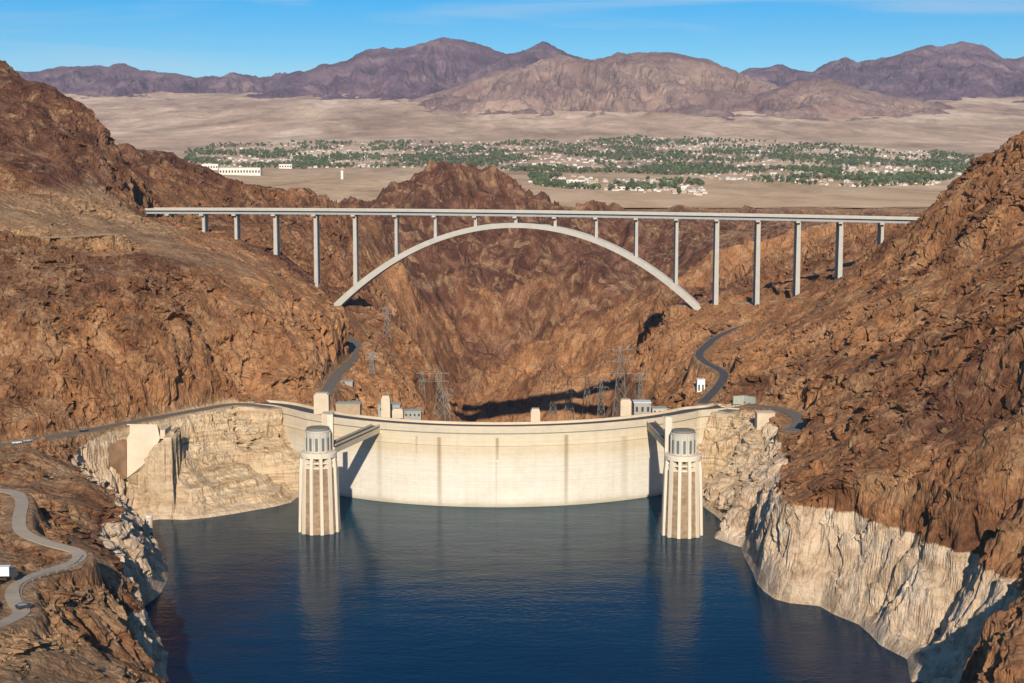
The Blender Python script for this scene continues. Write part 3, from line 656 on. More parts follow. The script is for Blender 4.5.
def copy_tree(o, parent=None):
    c = o.copy(); COL.objects.link(c)
    if parent is not None: c.parent = parent
    for ch in [q for q in bpy.data.objects if q.parent == o]: copy_tree(ch, c)
    return c

M_CONC = simple('bridge_concrete', (0.46, 0.43, 0.37), 0.8, 0.08, 0.15)
M_TOWER = simple('tower_concrete', (0.70, 0.60, 0.46), 0.85, 0.10, 0.3, stretch=(1,1,0.2))
M_TOWER_GREY = simple('tower_top_concrete', (0.53, 0.48, 0.40), 0.85, 0.08, 0.3)
M_RECESS = simple('stained_panel_gallery_shade', (0.31, 0.215, 0.13), 0.9, 0.35, 0.35, stretch=(1,1,1.5))
M_DARK = simple('dark_opening', (0.05, 0.045, 0.045), 0.6, 0.1, 1.0)
M_GLASS = simple('window_glass', (0.16, 0.17, 0.16), 0.3, 0.15, 1.0, 0.5)
M_ASPH = simple('asphalt', (0.17, 0.145, 0.115), 0.9, 0.12, 0.2)
M_ASPH_DARK = simple('dark_asphalt', (0.085, 0.08, 0.08), 0.9, 0.12, 0.2)
M_STEEL = simple('galvanised_steel', (0.26, 0.25, 0.22), 0.6, 0.1, 0.5, 0.4)
M_GIRDER = simple('girder_steel', (0.33, 0.34, 0.34), 0.7, 0.08, 0.2)
M_CREAM = simple('cream_concrete', (0.62, 0.50, 0.35), 0.85, 0.12, 0.12)
M_ROOF = simple('grey_roof', (0.20, 0.18, 0.14), 0.85, 0.12, 0.3)
M_WHITE = simple('white_paint', (0.78, 0.78, 0.76), 0.5, 0.04, 1.0, 0.4)

def dam_material():
    m, t, b = mat_new('dam_concrete'); k = NB(t); p = k.pos()
    sp = k.n('ShaderNodeSeparateXYZ'); k.lk(p, sp.inputs[0]); z = sp.outputs['Z']; x = sp.outputs['X']
    wob = k.math('MULTIPLY', k.math('SUBTRACT', k.noise(k.mapv(p, (1,1,0.4)), 0.05, 4), 0.5), 5.0)
    zz = k.math('ADD', z, wob)
    f = k.math('DIVIDE', zz, 46.0, True)
    c = k.ramp(f, [(0.0, (0.62, 0.55, 0.43)), (0.10, (0.76, 0.70, 0.58)), (0.42, (0.74, 0.68, 0.56)), (0.58, (0.72, 0.64, 0.50)), (0.64, (0.67, 0.56, 0.385)), (0.80, (0.69, 0.58, 0.41)), (0.90, (0.62, 0.54, 0.40)), (1.0, (0.58, 0.52, 0.41))])
    # horizontal lift joints
    lift = k.noise(k.mapv(p, (0.004, 0.004, 1.0)), 0.55, 4, 0.7)
    c = k.mix(0.5, c, k.ramp(lift, [(0.3, 0.86), (0.5, 1.0), (0.7, 1.06)]), 'MULTIPLY')
    st = k.noise(k.mapv(p, (1, 1, 0.03)), 0.35, 5, 0.6)
    c = k.mix(0.45, c, k.ramp(st, [(0.3, 0.86), (0.5, 1.0), (0.7, 1.05)]), 'MULTIPLY')
    # rust streaks under the joints
    for xx, wd, z0, z1, s in [(-39.5, 0.55, 0.5, 38, 0.75), (29.5, 0.55, 0.5, 39, 0.75), (-52, 0.3, 28, 38, 0.5), (-8.0, 0.4, 26, 38, 0.8), (62, 0.8, 2, 36, 0.35), (-73, 0.7, 1, 38, 0.4), (-8.5, 0.25, 0, 25, 0.3)]:
        d = k.math('ABSOLUTE', k.math('SUBTRACT', k.math('ADD', x, k.math('MULTIPLY', wob, 0.03)), xx))
        msk = k.math('MULTIPLY', k.ramp(k.math('DIVIDE', d, wd * 3), [(0.25, 1.0), (1.0, 0.0)]), k.math('MULTIPLY', k.math('GREATER_THAN', z, z0), k.math('LESS_THAN', z, z1)))
        fade = k.ramp(k.math('DIVIDE', k.math('SUBTRACT', z, z0), max(z1 - z0, 1), True), [(0.0, 0.45), (1.0, 1.0)])
        c = k.mix(k.math('MULTIPLY', k.math('MULTIPLY', msk, fade), s), c, (0.30, 0.19, 0.08))
    pn = k.n('ShaderNodeTexBrick'); k.lk(k.mapv(p, (1, 1, 1), (math.pi/2, 0, 0)), pn.inputs['Vector']); pn.inputs['Scale'].default_value = 0.16; pn.inputs['Color1'].default_value = (0.90,0.90,0.90,1); pn.inputs['Color2'].default_value = (0.98,0.98,0.98,1); pn.inputs['Mortar'].default_value = (0.80,0.78,0.74,1); pn.inputs['Mortar Size'].default_value = 0.008
    c = k.mix(0.75, c, pn.outputs[0], 'MULTIPLY')
    blot = k.noise(p, 0.07, 6, 0.7); c = k.mix(k.ramp(blot, [(0.50, 0.0), (0.72, 0.35)]), c, (0.50, 0.40, 0.27))
    wl = k.ramp(k.math('DIVIDE', zz, 3.0, True), [(0.2, 0.55), (0.9, 0.0)]); c = k.mix(wl, c, (0.40, 0.34, 0.22))
    k.lk(c, b.inputs['Base Color']); b.inputs['Roughness'].default_value = 0.85; b.inputs['Specular IOR Level'].default_value = 0.2
    k.bump(lift, 0.3, 0.3, b)
    return m
M_DAM = dam_material()

# ------------------------------------------------------------------ the dam
dam = empty('dam'); tag(dam, 'curved cream concrete arch dam with rust streaks holding back the blue lake', 'dam')
cl_pts = [np.array([-172, 893.0]), np.array([-155, 886.5]), np.array([-138, 877.0])]
cl_pts += [arc_pt(x) for x in np.linspace(-118, 108, 90)] + [np.array([122, 868]), np.array([130, 878.0])]
crest = [(q[0], q[1], 0.0) for q in cl_pts]
crest = [tuple(v) for v in densify(np.array(crest), 3.0)]
# cross-section: side>0 is downstream? (travel +X: side vector = (dy,-dx) points to -Y, upstream)
W = 13.7
b = MB().sweep(crest, [(0, -60), (0, Z_CREST - 3.4), (0.9, Z_CREST - 2.6), (0.9, Z_CREST - 0.2), (-W, Z_CREST - 0.2), (-W, Z_CREST - 8), (-W - 22, -60)]); b.build('dam_wall', M_DAM, dam)
b = MB().sweep(crest, [(0.9, Z_CREST - 0.196), (0.9, Z_CREST + 1.1), (0.2, Z_CREST + 1.1), (0.2, Z_CREST - 0.196)]); b.build('parapet', M_CREAM, dam)
b = MB().sweep(crest, [(-W, Z_CREST - 0.196), (-W, Z_CREST + 1.1), (-W + 0.7, Z_CREST + 1.1), (-W + 0.7, Z_CREST - 0.196)]); b.build('parapet', M_CREAM, dam)
b = MB().sweep(crest, [(-1.6, Z_CREST - 0.195), (-1.6, Z_CREST - 0.05), (-W + 2.2, Z_CREST - 0.05), (-W + 2.2, Z_CREST - 0.195)]); b.build('roadway', M_ASPH_DARK, dam)
b = MB().sweep(crest, [(0.004, 33.4), (0.45, 33.6), (0.45, 34.2), (0.004, 34.4)]); b.build('ledge', M_DAM, dam)
def block(parent, name, px, ptop, Y, wpx, dep, mat, zb=Z_CREST, cap=None, win=False):
    p = PY(px, ptop, Y); wd = wpx * Y / F
    m_ = MB().box((p[0], Y + dep/2, (p[2] + zb)/2), (wd, dep, p[2] - zb))
    if cap: m_.box((p[0], Y + dep/2, p[2] + cap/2 - 0.05), (wd * 0.8, dep * 0.8, cap))
    o = m_.build(name, mat, parent)
    if win:
        MB().box((p[0], Y - 0.02, zb + (p[2]-zb)*0.45), (wd * 0.22, 0.3, (p[2]-zb)*0.55)).build('door', M_DARK, parent)
    return o
# crest structures: elevator towers and gate houses
block(dam, 'elevator_tower', 535.5, 411.5, 820, 9.5, 6, M_CREAM, cap=1.3)
block(dam, 'elevator_tower', 397.5, 410.5, 838, 11, 6, M_CREAM, cap=0.8)
block(dam, 'elevator_tower', 385.5, 398.5, 850, 9, 6, M_CREAM, zb=30, cap=1.4)
block(dam, 'elevator_tower', 626, 401, 845, 11, 6, M_CREAM, cap=0.7)
block(dam, 'gate_pier', 321, 395, 852, 15, 8, M_CREAM, zb=36, cap=0.8)
block(dam, 'gate_pier', 327, 414, 832.5, 11, 9, M_CREAM, zb=20)
block(dam, 'gate_pier', 668, 418, 834, 9, 7, M_CREAM, zb=38)
# ------------------------------------------------------------------ intake towers
def intake_tower(px, Yc, lab, hoist_px):
    X = (px - CX) / F * Yc
    t = empty('intake_tower', (X, Yc, 0)); tag(t, lab, 'intake tower', 'ribbed concrete intake towers in the lake')
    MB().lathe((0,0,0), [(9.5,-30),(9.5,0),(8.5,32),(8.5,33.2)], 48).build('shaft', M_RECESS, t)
    for i in range(12):
        a = 2*math.pi*(i + 0.5)/12 ; ca, sa = math.cos(a), math.sin(a)
        m_ = MB(); vs = []
        for z, r in ((-30, 11.1), (0, 10.6), (33, 9.75), (38.6, 9.2)):
            for rr, hw in ((6.2, 0.95), (r, 0.80)):
                for s_ in (-1, 1): vs.append((ca*rr - sa*hw*s_, sa*rr + ca*hw*s_, z))
        fs = []
        for j in range(3):
            o_ = j*4; fs += [(o_, o_+4, o_+6, o_+2), (o_+2, o_+6, o_+7, o_+3), (o_+3, o_+7, o_+5, o_+1), (o_+1, o_+5, o_+4, o_)]
        fs += [(0,2,3,1), (12,13,15,14)]
        m_.add(vs, fs); m_.build('fin', M_TOWER, t)
    MB().lathe((0,0,0), [(5.6,33.1),(5.6,38.7)], 32).build('gallery_core', M_RECESS, t)  # dark panel brown puts the shade of the gallery openings into the core's colour
    MB().lathe((0,0,0), [(8.3,33.25),(8.3,34.1)], 48).build('gallery_ring', M_TOWER, t)
    MB().lathe((0,0,0), [(8.3,35.7),(8.3,36.5)], 48).build('gallery_ring', M_TOWER, t)
    MB().lathe((0,0,0), [(9.3,38.62),(9.3,40.6),(8.7,41.0),(6.6,41.1)], 48).build('collar', M_TOWER, t)
    MB().lathe((0,0,0), [(6.3,41.0),(6.25,51.2),(6.5,51.3),(6.5,51.9),(6.3,52.0)], 48).build('drum', M_TOWER_GREY, t)
    MB().lathe((0,0,0), [(6.0,52.0),(5.7,53.2),(2.0,53.6)], 48).build('roof', M_ROOF, t)
    for i in range(12):
        a = 2*math.pi*i/12; MB().box((6.15*math.cos(a), 6.15*math.sin(a), 45.2), (0.5, 1.35, 6.6), a).build('window', M_GLASS, t)
    for i in range(12):
        a = 2*math.pi*(i+0.5)/12; MB().box((6.4*math.cos(a), 6.4*math.sin(a), 46.2), (0.5, 0.55, 9.9), a).build('pilaster', M_TOWER_GREY, t)
    hx = (hoist_px - CX) / F * (Yc + 8.5) - X
    MB().box((hx, 8.6, 14), (3.0, 3.2, 89)).build('hoist_shaft', M_TOWER, t)
    return t, X
tl, XL = intake_tower(315.3, 752, 'ribbed round intake tower nearer the left shore with a footbridge and its shadow beside it', 328)
tr, XR = intake_tower(685.6, 745, 'ribbed round intake tower nearer the right shore in front of the pale rock', 670)
def footbridge(a, b_, lab):
    o = empty('footbridge', ((a[0]+b_[0])/2, (a[1]+b_[1])/2, 42)); o['world_built'] = 1
    tag(o, lab, 'footbridge', 'footbridges from the dam crest to the intake towers')
    MB().beam((a[0],a[1],40.0),(b_[0],b_[1],40.0),4.0,3.2).build('girder', M_CREAM, o)
    MB().beam((a[0],a[1],42.2),(b_[0],b_[1],42.2),5.0,0.25).build('deck', M_ASPH_DARK, o)
    d = Vector((b_[0]-a[0], b_[1]-a[1], 0)).normalized(); n = Vector((d.y,-d.x,0))
    for s_ in (-1,1):
        q = n * (2.4*s_); MB().beam((a[0]+q.x,a[1]+q.y,42.85),(b_[0]+q.x,b_[1]+q.y,42.85),0.2,1.1).build('railing', M_CREAM, o)
    del o['world_built']
footbridge((XL+5.5, 759.5), (-74.5, 820), 'concrete footbridge slanting from left intake tower up to the dam crest')
footbridge((XR-3, 752.5), (77, 832), 'concrete footbridge hidden behind the right intake tower reaching the dam crest')

# ------------------------------------------------------------------ arch bridge
br = empty('arch_bridge'); tag(br, 'long pale concrete arch bridge crossing high over the canyon beyond the dam', 'bridge')
BL = PY(150, 209.5, 1400); BR = PY(925, 219.3, 1311)
def bpt(px):       # deck centre line at picture column px
    t0 = (px - CX) / F
    s_ = (t0 * BL[1] - BL[0]) / ((BR[0]-BL[0]) - t0 * (BR[1]-BL[1]))
    q = BL + (BR - BL) * s_; q = q.copy(); q[2] += 1.9 * 4 * s_ * (1 - s_); return q, s_
bdir = Vector((BR[0]-BL[0], BR[1]-BL[1], 0)).normalized(); bn = Vector((bdir.y, -bdir.x, 0))  # toward camera
deckp = [tuple(bpt(px)[0]) for px in np.linspace(150, 925, 60)]
MB().sweep(deckp, [(13.2,-0.5),(13.2,0.0),(-13.2,0.0),(-13.2,-0.5)]).build('deck_slab', M_CONC, br)
MB().sweep(deckp, [(10.5,-3.6),(10.5,-0.502),(4.0,-0.502),(4.0,-3.6)]).build('girder', M_GIRDER, br)
MB().sweep(deckp, [(-4.0,-3.6),(-4.0,-0.502),(-10.5,-0.502),(-10.5,-3.6)]).build('girder', M_GIRDER, br)
MB().sweep(deckp, [(13.2,0.003),(13.2,1.5),(12.8,1.5),(12.8,0.003)]).build('parapet', M_CONC, br)
MB().sweep(deckp, [(-12.8,0.003),(-12.8,1.5),(-13.2,1.5),(-13.2,0.003)]).build('parapet', M_CONC, br)
MB().sweep(deckp, [(12,0.003),(12,0.03),(-12,0.03),(-12,0.003)]).build('roadway', M_ASPH, br)
AL = PY(335, 304, 0.5*(bpt(335)[0][1]*2)); AR = PY(699, 304, bpt(699)[0][1]); CR = PY(517, 222.5, bpt(517)[0][1])
def arch_z(x):
    xc = 0.5*(AL[0]+AR[0]); hw = 0.5*(AR[0]-AL[0]); u = (x-xc)/hw
    zend = AL[2] + (AR[2]-AL[2])*(x-AL[0])/(AR[0]-AL[0])
    return zend + (CR[2] - 0.5*(AL[2]+AR[2])) * (1 - (0.93*u*u + 0.07*u**4))
def arch_pt(x, off):
    s_ = (x - BL[0])/(BR[0]-BL[0]); return (x + bn.x*off, BL[1]+(BR[1]-BL[1])*s_ + bn.y*off, arch_z(x))
xs = np.linspace(AL[0]-4, AR[0]+4, 61)
for off in (7.2, -7.2):
    m_ = MB(); vs = []
    for i, x in enumerate(xs):
        dz = (arch_z(x+1)-arch_z(x-1))/2; nrm = Vector((-dz*bdir.x, -dz*bdir.y, 1)).normalized()
        th = 4.4 + 1.3*abs((x-0.5*(AL[0]+AR[0]))/(0.5*(AR[0]-AL[0])))**2
        c = Vector(arch_pt(x, off))
        for i2, j2 in ((3,-1),(-3,-1),(-3,0),(3,0)): vs.append(c + bn*i2 + nrm*(j2*th))
    fs = [(i*4+j, i*4+(j+1)%4, i*4+4+(j+1)%4, i*4+4+j) for i in range(60) for j in range(4)] + [(3,2,1,0), (240,241,242,243)]
    m_.add(vs, fs); m_.build('arch_rib', M_CONC, br)
for px in (397, 436, 476, 555, 596, 636, 676):
    x = bpt(px)[0][0]; a = Vector(arch_pt(x, 4.1)); b2 = Vector(arch_pt(x, -4.1)); a.z -= 2.6; b2.z -= 2.6
    MB().beam(a, b2, 2.0, 3.0).build('arch_strut', M_CONC, br)
for px in (172, 206, 238, 277, 317, 356, 397, 436, 476, 516, 555, 596, 636, 676, 716, 757, 797, 839, 880):
    q, s_ = bpt(px); onarch = AL[0]+6 < q[0] < AR[0]-6
    for off in (7.2, -7.2):
        x = q[0]; y = q[1] - off*0.85
        zb = arch_z(q[0]) - 0.4 if onarch else ground(x, y) - 4
        zt = q[2] - 5.2
        if px == 516: zt = q[2] - 3.7
        if zt - zb < 0.5: continue
        h_ = zt - zb; wd = (3.9 if px > 500 else 3.5) if (not onarch and h_ > 30) or px == 356 else 2.7
        MB().box((x, y, (zb+zt)/2), (wd, 3.2, h_), math.atan2(bdir.y, bdir.x), taper=0.86).build('column', M_CONC, br)
    if q[2]-5.2 - (arch_z(q[0]) if onarch else -999) > 1.0:
        a = q[:3] + np.array([bn.x*11.5, bn.y*11.5, -4.4]); b2 = q[:3] + np.array([-bn.x*11.5, -bn.y*11.5, -4.4])
        MB().beam(a, b2, 3.6, 1.5).build('pier_cap', M_CONC, br)
for e, sgn in ((BL, -1), (BR, 1)):
    g = ground(e[0]+sgn*2*bdir.x, e[1])
    MB().box((e[0]+sgn*4.1, e[1]+sgn*4.1*bdir.y, (e[2]-3.7+min(g, e[2]-6)-8)/2), (8, 27, (e[2]-3.7)-(min(g, e[2]-6)-8)), math.atan2(bdir.y, bdir.x)).build('abutment', M_CONC, br)

# ------------------------------------------------------------------ roads
def road(name, P, hw, mat):
    o = MB().sweep([tuple(q) for q in P], [(-hw, -1.2), (-hw, 0.0), (hw, 0.0), (hw, -1.2)]).build(name, mat); o['kind'] = 'structure'; return o
road('road', ROADS[0][0], 3.4, M_ASPH)
road('road', ROADS[1][0], 2.3, simple('pale_asphalt', (0.40, 0.32, 0.23), 0.9, 0.1, 0.2))
road('road', ROADS[2][0], 3.8, M_ASPH)
road('road', ROADS[3][0], 2.7, M_ASPH_DARK)
road('road', ROADS[4][0], 3.5, M_ASPH)


def hit(px, py, Y0=350, Y1=2700):
    """where the sight line through a picture point meets the terrain"""
    c = int(np.clip(np.searchsorted(_tt, (px - CX) / F), 0, TX.shape[1] - 1)); d = ray(px, py)
    Yc = TY[:, c]; ok = (Yc > Y0) & (Yc < Y1); zl = H + d[2] * Yc / d[1]
    w_ = np.where(ok & (TZ[:, c] >= zl))[0]
    Yh = Yc[w_[0]] if len(w_) else Y1
    return np.array([d[0] / d[1] * Yh, Yh, H + d[2] * Yh / d[1]])

# ------------------------------------------------------------------ buildings and walls round the dam
M_PALEROOF = simple('pale_green_roof', (0.36, 0.38, 0.31), 0.8, 0.08, 0.3)
M_TAN = simple('tan_plaster', (0.44, 0.32, 0.20), 0.9, 0.12, 0.4)
M_GREYWALL = simple('grey_concrete', (0.36, 0.34, 0.29), 0.9, 0.12, 0.4)
M_METALROOF = simple('white_roof', (0.70, 0.68, 0.64), 0.6, 0.06, 0.5)
def house(lab, cat, px0, px1, ytop, ybot, Y, dep, wall, roof, name='building', pitched=False, nwin=0, zb=None, door=False, group=None):
    a = PY(px0, ybot, Y); b2 = PY(px1, ytop, Y); wd = b2[0] - a[0]; h_ = b2[2] - a[2]
    o = empty(name, ((a[0]+b2[0])/2, Y + dep/2, a[2])); tag(o, lab, cat, group)
    base = -8.0
    MB().box((0, 0, (h_ + base)/2), (wd, dep, h_ - base)).build('wall', wall, o)
    m_ = MB()
    if pitched:
        m_.add([(-wd/2-.4,-dep/2-.4,h_+.003),(wd/2+.4,-dep/2-.4,h_+.003),(wd/2+.4,dep/2+.4,h_+.003),(-wd/2-.4,dep/2+.4,h_+.003),(-wd/2+.4,0,h_+1.6),(wd/2-.4,0,h_+1.6)],
               [(0,1,5,4),(2,3,4,5),(0,4,3),(1,2,5),(3,2,1,0)])
    else: m_.box((0, 0, h_ + 0.23), (wd + 0.6, dep + 0.6, 0.45))
    m_.build('roof', roof, o)
    for i in range(nwin):
        x = (i + 0.5) / nwin * wd - wd/2
        MB().box((x, -dep/2, h_*0.55), (wd/nwin*0.42, 0.16, h_*0.35)).build('window', M_DARK, o)
    if door: MB().box((wd*0.1, -dep/2, h_*0.36), (wd*0.4, 0.2, h_*0.70)).build('door', M_DARK, o)
    return o
house('small grey concrete building with a wide dark doorway above the dam left abutment', 'building', 341, 352.5, 382, 396, 960, 7, M_GREYWALL, M_GREYWALL, door=True)
house('low grey building beside the dark doorway building at the canyon road', 'building', 331, 341, 390, 399, 955, 8, M_TAN, M_GREYWALL, nwin=2)
house('long low building with pale green roof below the canyon road behind the dam', 'building', 336, 360, 404.5, 414, 895, 9, M_TAN, M_PALEROOF, nwin=0)
house('low pale building with flat green roof behind the left end of dam crest', 'building', 378, 400, 405.5, 414, 868, 9, M_GREYWALL, M_PALEROOF, nwin=3)
house('flat roofed visitor building right of the squat cream tower on the dam crest', 'building', 404, 421, 412, 418.5, 848, 8, M_GREYWALL, M_PALEROOF, nwin=4)
house('tall grey building with white roof beside cream tower at right end of dam crest', 'building', 634, 651, 403, 417, 852, 9, M_GREYWALL, M_METALROOF, nwin=3)
house('low pale building right of the tall grey building on the dam crest', 'building', 652.5, 667, 409, 415, 866, 8, M_CREAM, M_PALEROOF, nwin=3)
house('small white two storey building beside the switchback road right of the canyon', 'building', 697, 705, 380, 397, 985, 6, M_WHITE, M_METALROOF, nwin=2)
house('brown flat roofed shed on the switchback road below the bridge', 'building', 716, 732, 355, 363, 1120, 7, simple('red_brown_plaster', (0.36, 0.15, 0.08), 0.9, 0.1), M_METALROOF)
house('plain cream concrete block at the right abutment below the curving road', 'concrete block', 757, 775, 413.5, 429, 822, 8, M_CREAM, M_CREAM, name='concrete_block')
def wall_run(name, lab, cat, pts, th, z_up, z_dn, mat):
    o = MB().sweep([tuple(q) for q in pts], [(-th/2, -z_dn), (-th/2, z_up), (th/2, z_up), (th/2, -z_dn)]).build(name, mat); tag(o, lab, cat); return o
wall_run('retaining_wall', 'grey green retaining wall above the road at the right abutment', 'wall', [PZ(733,401,46.5), PZ(744,400.5,46.5), PZ(755,402,46.5)], 1.0, 3.0, 2, M_PALEROOF)
wall_run('retaining_wall', 'straight low wall along the ledge under the right foot of the bridge arch', 'wall', [PY(690,309,1335), PY(724,310.5,1330), PY(762,312,1325)], 1.4, 1.0, 5, M_GREYWALL)
wall_run('retaining_wall', 'cream wall edging the crest road over the right abutment rock', 'wall', [PZ(728,409,43.4), PZ(745,410,43.6), PZ(758,412,44)], 0.8, 0.8, 4, M_CREAM)
# spillway walls on the west shore
def slab(name, lab, cat, quad, th, mat, kind=None):
    q = [Vector(v) for v in quad]; n = (q[1]-q[0]).cross(q[-1]-q[0]).normalized(); k_ = len(q)
    if n.y < 0: n = -n
    vs = q + [v + n*th for v in q]
    o = MB().add(vs, [tuple(range(k_)), tuple(range(2*k_-1, k_-1, -1))] + [(i, (i+1)%k_, k_+(i+1)%k_, k_+i) for i in range(k_)]).build(name, mat); tag(o, lab, cat); return o
def OFF(px, py, d=8.0):
    g = hit(px, py, 600, 1000); r2 = ray(px, py); r2 = r2 / np.linalg.norm(r2); return g - r2 * d
def PW(px, py, bend=0.0): return PY(px, py, 794 - (py - 424) * 0.30 - bend * (126.6 - px) * 0.55)
slab('spillway_wall', 'bright cream concrete wall of the spillway below the shore road', 'spillway wall', [PW(127,424), PW(157,424.5), PW(160,438), PW(154,452), PW(142,466), PW(127,478)], 24, M_CREAM)
slab('spillway_wall', 'brown stained concrete face left of the bright spillway wall', 'spillway wall', [PW(100,437,1), PW(106,429,1), PW(126.6,424,1), PW(126.6,478,1), PW(113,464,1), PW(102,450,1)], 22, simple('brown_stained_concrete', (0.30, 0.17, 0.09), 0.9, 0.35, 0.15))
for (x_, y_, w_, h_, t_) in [(163, 434, 5, 9, 'square'), (172.5, 436, 4.5, 10, 'narrow')]:
    g_ = PY(x_, y_, 792); MB().box((0,0,0), (w_*.52, 14, h_*.52)).build('concrete_pier', M_TAN if t_ == 'narrow' else M_CREAM, loc=tuple(g_ + np.array([0, 6, 0])))
    tag(bpy.data.objects[sorted(o.name for o in bpy.data.objects if o.name.startswith('concrete_pier'))[-1]], {'square': 'square cream concrete pier just right of the bright spillway wall', 'narrow': 'narrow darker concrete pier set in the pale rock right of the spillway'}[t_], 'pier')
q = PZ(149, 532, 0)
gt = empty('gate_tower', (q[0], q[1], 0)); tag(gt, 'small white round tower standing in the water at the spillway mouth', 'tower')
MB().lathe((0,0,0), [(2.0,-8),(2.0,7.2),(2.3,7.3),(2.3,8.0)], 20).build('shaft', M_CREAM, gt)
MB().lathe((0,0,0), [(1.9,8.0),(1.2,8.6)], 20).build('roof', M_METALROOF, gt)
MB().box((0,-1.95,5.6),(0.7,0.25,1.2)).build('window', M_DARK, gt)

gp = densify(np.array([PZ(x, y, 60.6) for x, y in [(83,557),(74,566),(52,573),(33,580),(21,587),(19,594),(22,603),(27,611)]]), 1.6)
gr = empty('guard_rail', tuple(gp[0])); tag(gr, 'low dark guard rail along the outer edge of the pale road bend', 'guard rail')
V0 = Vector(gp[0]); m_ = MB(); m_.sweep([tuple(Vector(q) - V0) for q in gp], [(-.06,.45),(-.06,.8),(.06,.8),(.06,.45)]); m_.build('rail', M_STEEL, gr)
for q in gp[::2]: MB().box(tuple(Vector(q) - V0 + Vector((0,0,.2))), (.18,.18,1.3)).build('post', M_STEEL, gr)
# ------------------------------------------------------------------ lattice transmission towers
def lattice(lab, px, ytop, ybot, Y=None, wpx=10, arms=2, kind='single'):
    g = hit(px, ybot, 870) if Y is None else PY(px, ybot, Y)
    hgt = (ybot - ytop) * g[1] / F; wb = wpx * g[1] / F; Z0 = g[2] - 3
    o = empty('transmission_tower', (g[0], g[1], Z0)); tag(o, lab, 'transmission tower', 'steel lattice power towers below the bridge')
    hgt += 3; t_ = 0.25; n = 6
    def leg_at(z, sx, sy): k_ = 1 - 0.78 * (z / hgt)**0.8; return (sx*wb/2*k_, sy*wb/2*k_, z)
    cx = [0.0] if kind == 'single' else [-wb*0.75, wb*0.75]
    for off in cx:
        m_ = MB()
        for sx, sy in ((-1,-1),(1,-1),(1,1),(-1,1)):
            for j in range(n):
                a = leg_at(hgt*j/n, sx, sy); b2 = leg_at(hgt*(j+1)/n, sx, sy)
                m_.beam((a[0]+off,a[1],a[2]), (b2[0]+off,b2[1],b2[2]), t_, t_)
        cs = [(-1,-1),(1,-1),(1,1),(-1,1)]
        for j in range(n):
            for e in range(4):
                p0 = leg_at(hgt*j/n, *cs[e]); p1 = leg_at(hgt*(j+1)/n, *cs[(e+1)%4]); p2 = leg_at(hgt*j/n, *cs[(e+1)%4]); p3 = leg_at(hgt*(j+1)/n, *cs[e])
                for u_, v_ in ((p0,p1),(p2,p3),(p3,p1)): m_.beam((u_[0]+off,u_[1],u_[2]), (v_[0]+off,v_[1],v_[2]), t_*0.6, t_*0.6)
        m_.build('lattice_mast', M_STEEL, o)
    for j in range(arms):
        z = hgt * (0.97 - 0.16*j); hw = wb * (0.85 if kind == 'single' else 1.5); a_ = MB()
        a_.beam((-hw,0,z),(hw,0,z),t_,t_); a_.beam((-hw,0,z),(0,0,z+hgt*0.05),t_*0.7,t_*0.7); a_.beam((hw,0,z),(0,0,z+hgt*0.05),t_*0.7,t_*0.7)
        for x in (-hw, -hw*0.5, hw*0.5, hw): a_.beam((x,0,z),(x,0,z-2.2),0.22,0.22)
        a_.build('cross_arm', M_STEEL, o)
    return o
lattice('double mast lattice power tower left of the canyon shadow behind the dam', 431, 371, 417, None, 12, 2, 'double')
lattice('narrow lattice power tower high on the left canyon slope', 387, 307, 338, None, 9, 2)
lattice('broad double mast lattice power tower in front of the canyon shadow', 578, 375, 421, None, 12, 2, 'double')
lattice('lattice power tower just left of the broad double mast one', 553, 380, 420, None, 9, 3)
lattice('tallest lattice power tower right of the canyon shadow near cream crest tower', 620, 346, 418, None, 16, 3)
lattice('short lattice power tower on the slope left of the dark doorway building', 372, 352, 372, None, 7, 2)
lattice('slim lattice power tower at the foot of the left canyon slope near cream towers', 447, 388, 419, None, 7, 2)
lattice('small lattice power tower right of the tallest one before the right canyon cliff', 640, 372, 404, None, 7, 2)
lattice('lattice power tower between the broad double mast and the tallest tower', 601, 378, 420, None, 9, 3)

# ------------------------------------------------------------------ vehicles
M_RUB = simple('tyre_rubber', (0.03, 0.03, 0.03), 0.8, 0.05)
def car(lab, px, py, z, rz, paint, group=None):
    q = PZ(px, py, z); o = empty('car', (q[0], q[1], z + 0.02), rz); tag(o, lab, 'car', group)
    m_ = MB(); prof = [(-2.2,.35),(-2.25,.75),(-2.1,.95),(-1.3,1.02),(1.2,1.0),(2.05,.85),(2.2,.6),(2.15,.35)]
    vs = [(x, y, zz) for y in (-.9, .9) for x, zz in prof]; n = len(prof)
    m_.add(vs, [tuple(range(n)), tuple(range(2*n-1, n-1, -1))] + [(i, (i+1)%n, n+(i+1)%n, n+i) for i in range(n)]); m_.build('body', paint, o)
    m_ = MB(); m_.add([(-1.7,-.8,1.0),(.9,-.8,1.0),(.9,.8,1.0),(-1.7,.8,1.0),(-1.3,-.65,1.5),(.2,-.65,1.5),(.2,.65,1.5),(-1.3,.65,1.5)], [(0,1,5,4),(1,2,6,5),(2,3,7,6),(3,0,4,7),(4,5,6,7),(3,2,1,0)]); m_.build('cabin', M_GLASS, o)
    for x in (-1.35, 1.35):
        for y in (-.85, .85):
            w_ = MB(); vs = [(x + .34*math.cos(a), y + d_, .34 + .34*math.sin(a)) for d_ in (-.12,.12) for a in np.linspace(0, 2*math.pi, 13)[:-1]]
            w_.add(vs, [tuple(range(12)), tuple(range(23,11,-1))] + [(i,(i+1)%12,12+(i+1)%12,12+i) for i in range(12)]); w_.build('wheel', M_RUB, o)
    return o
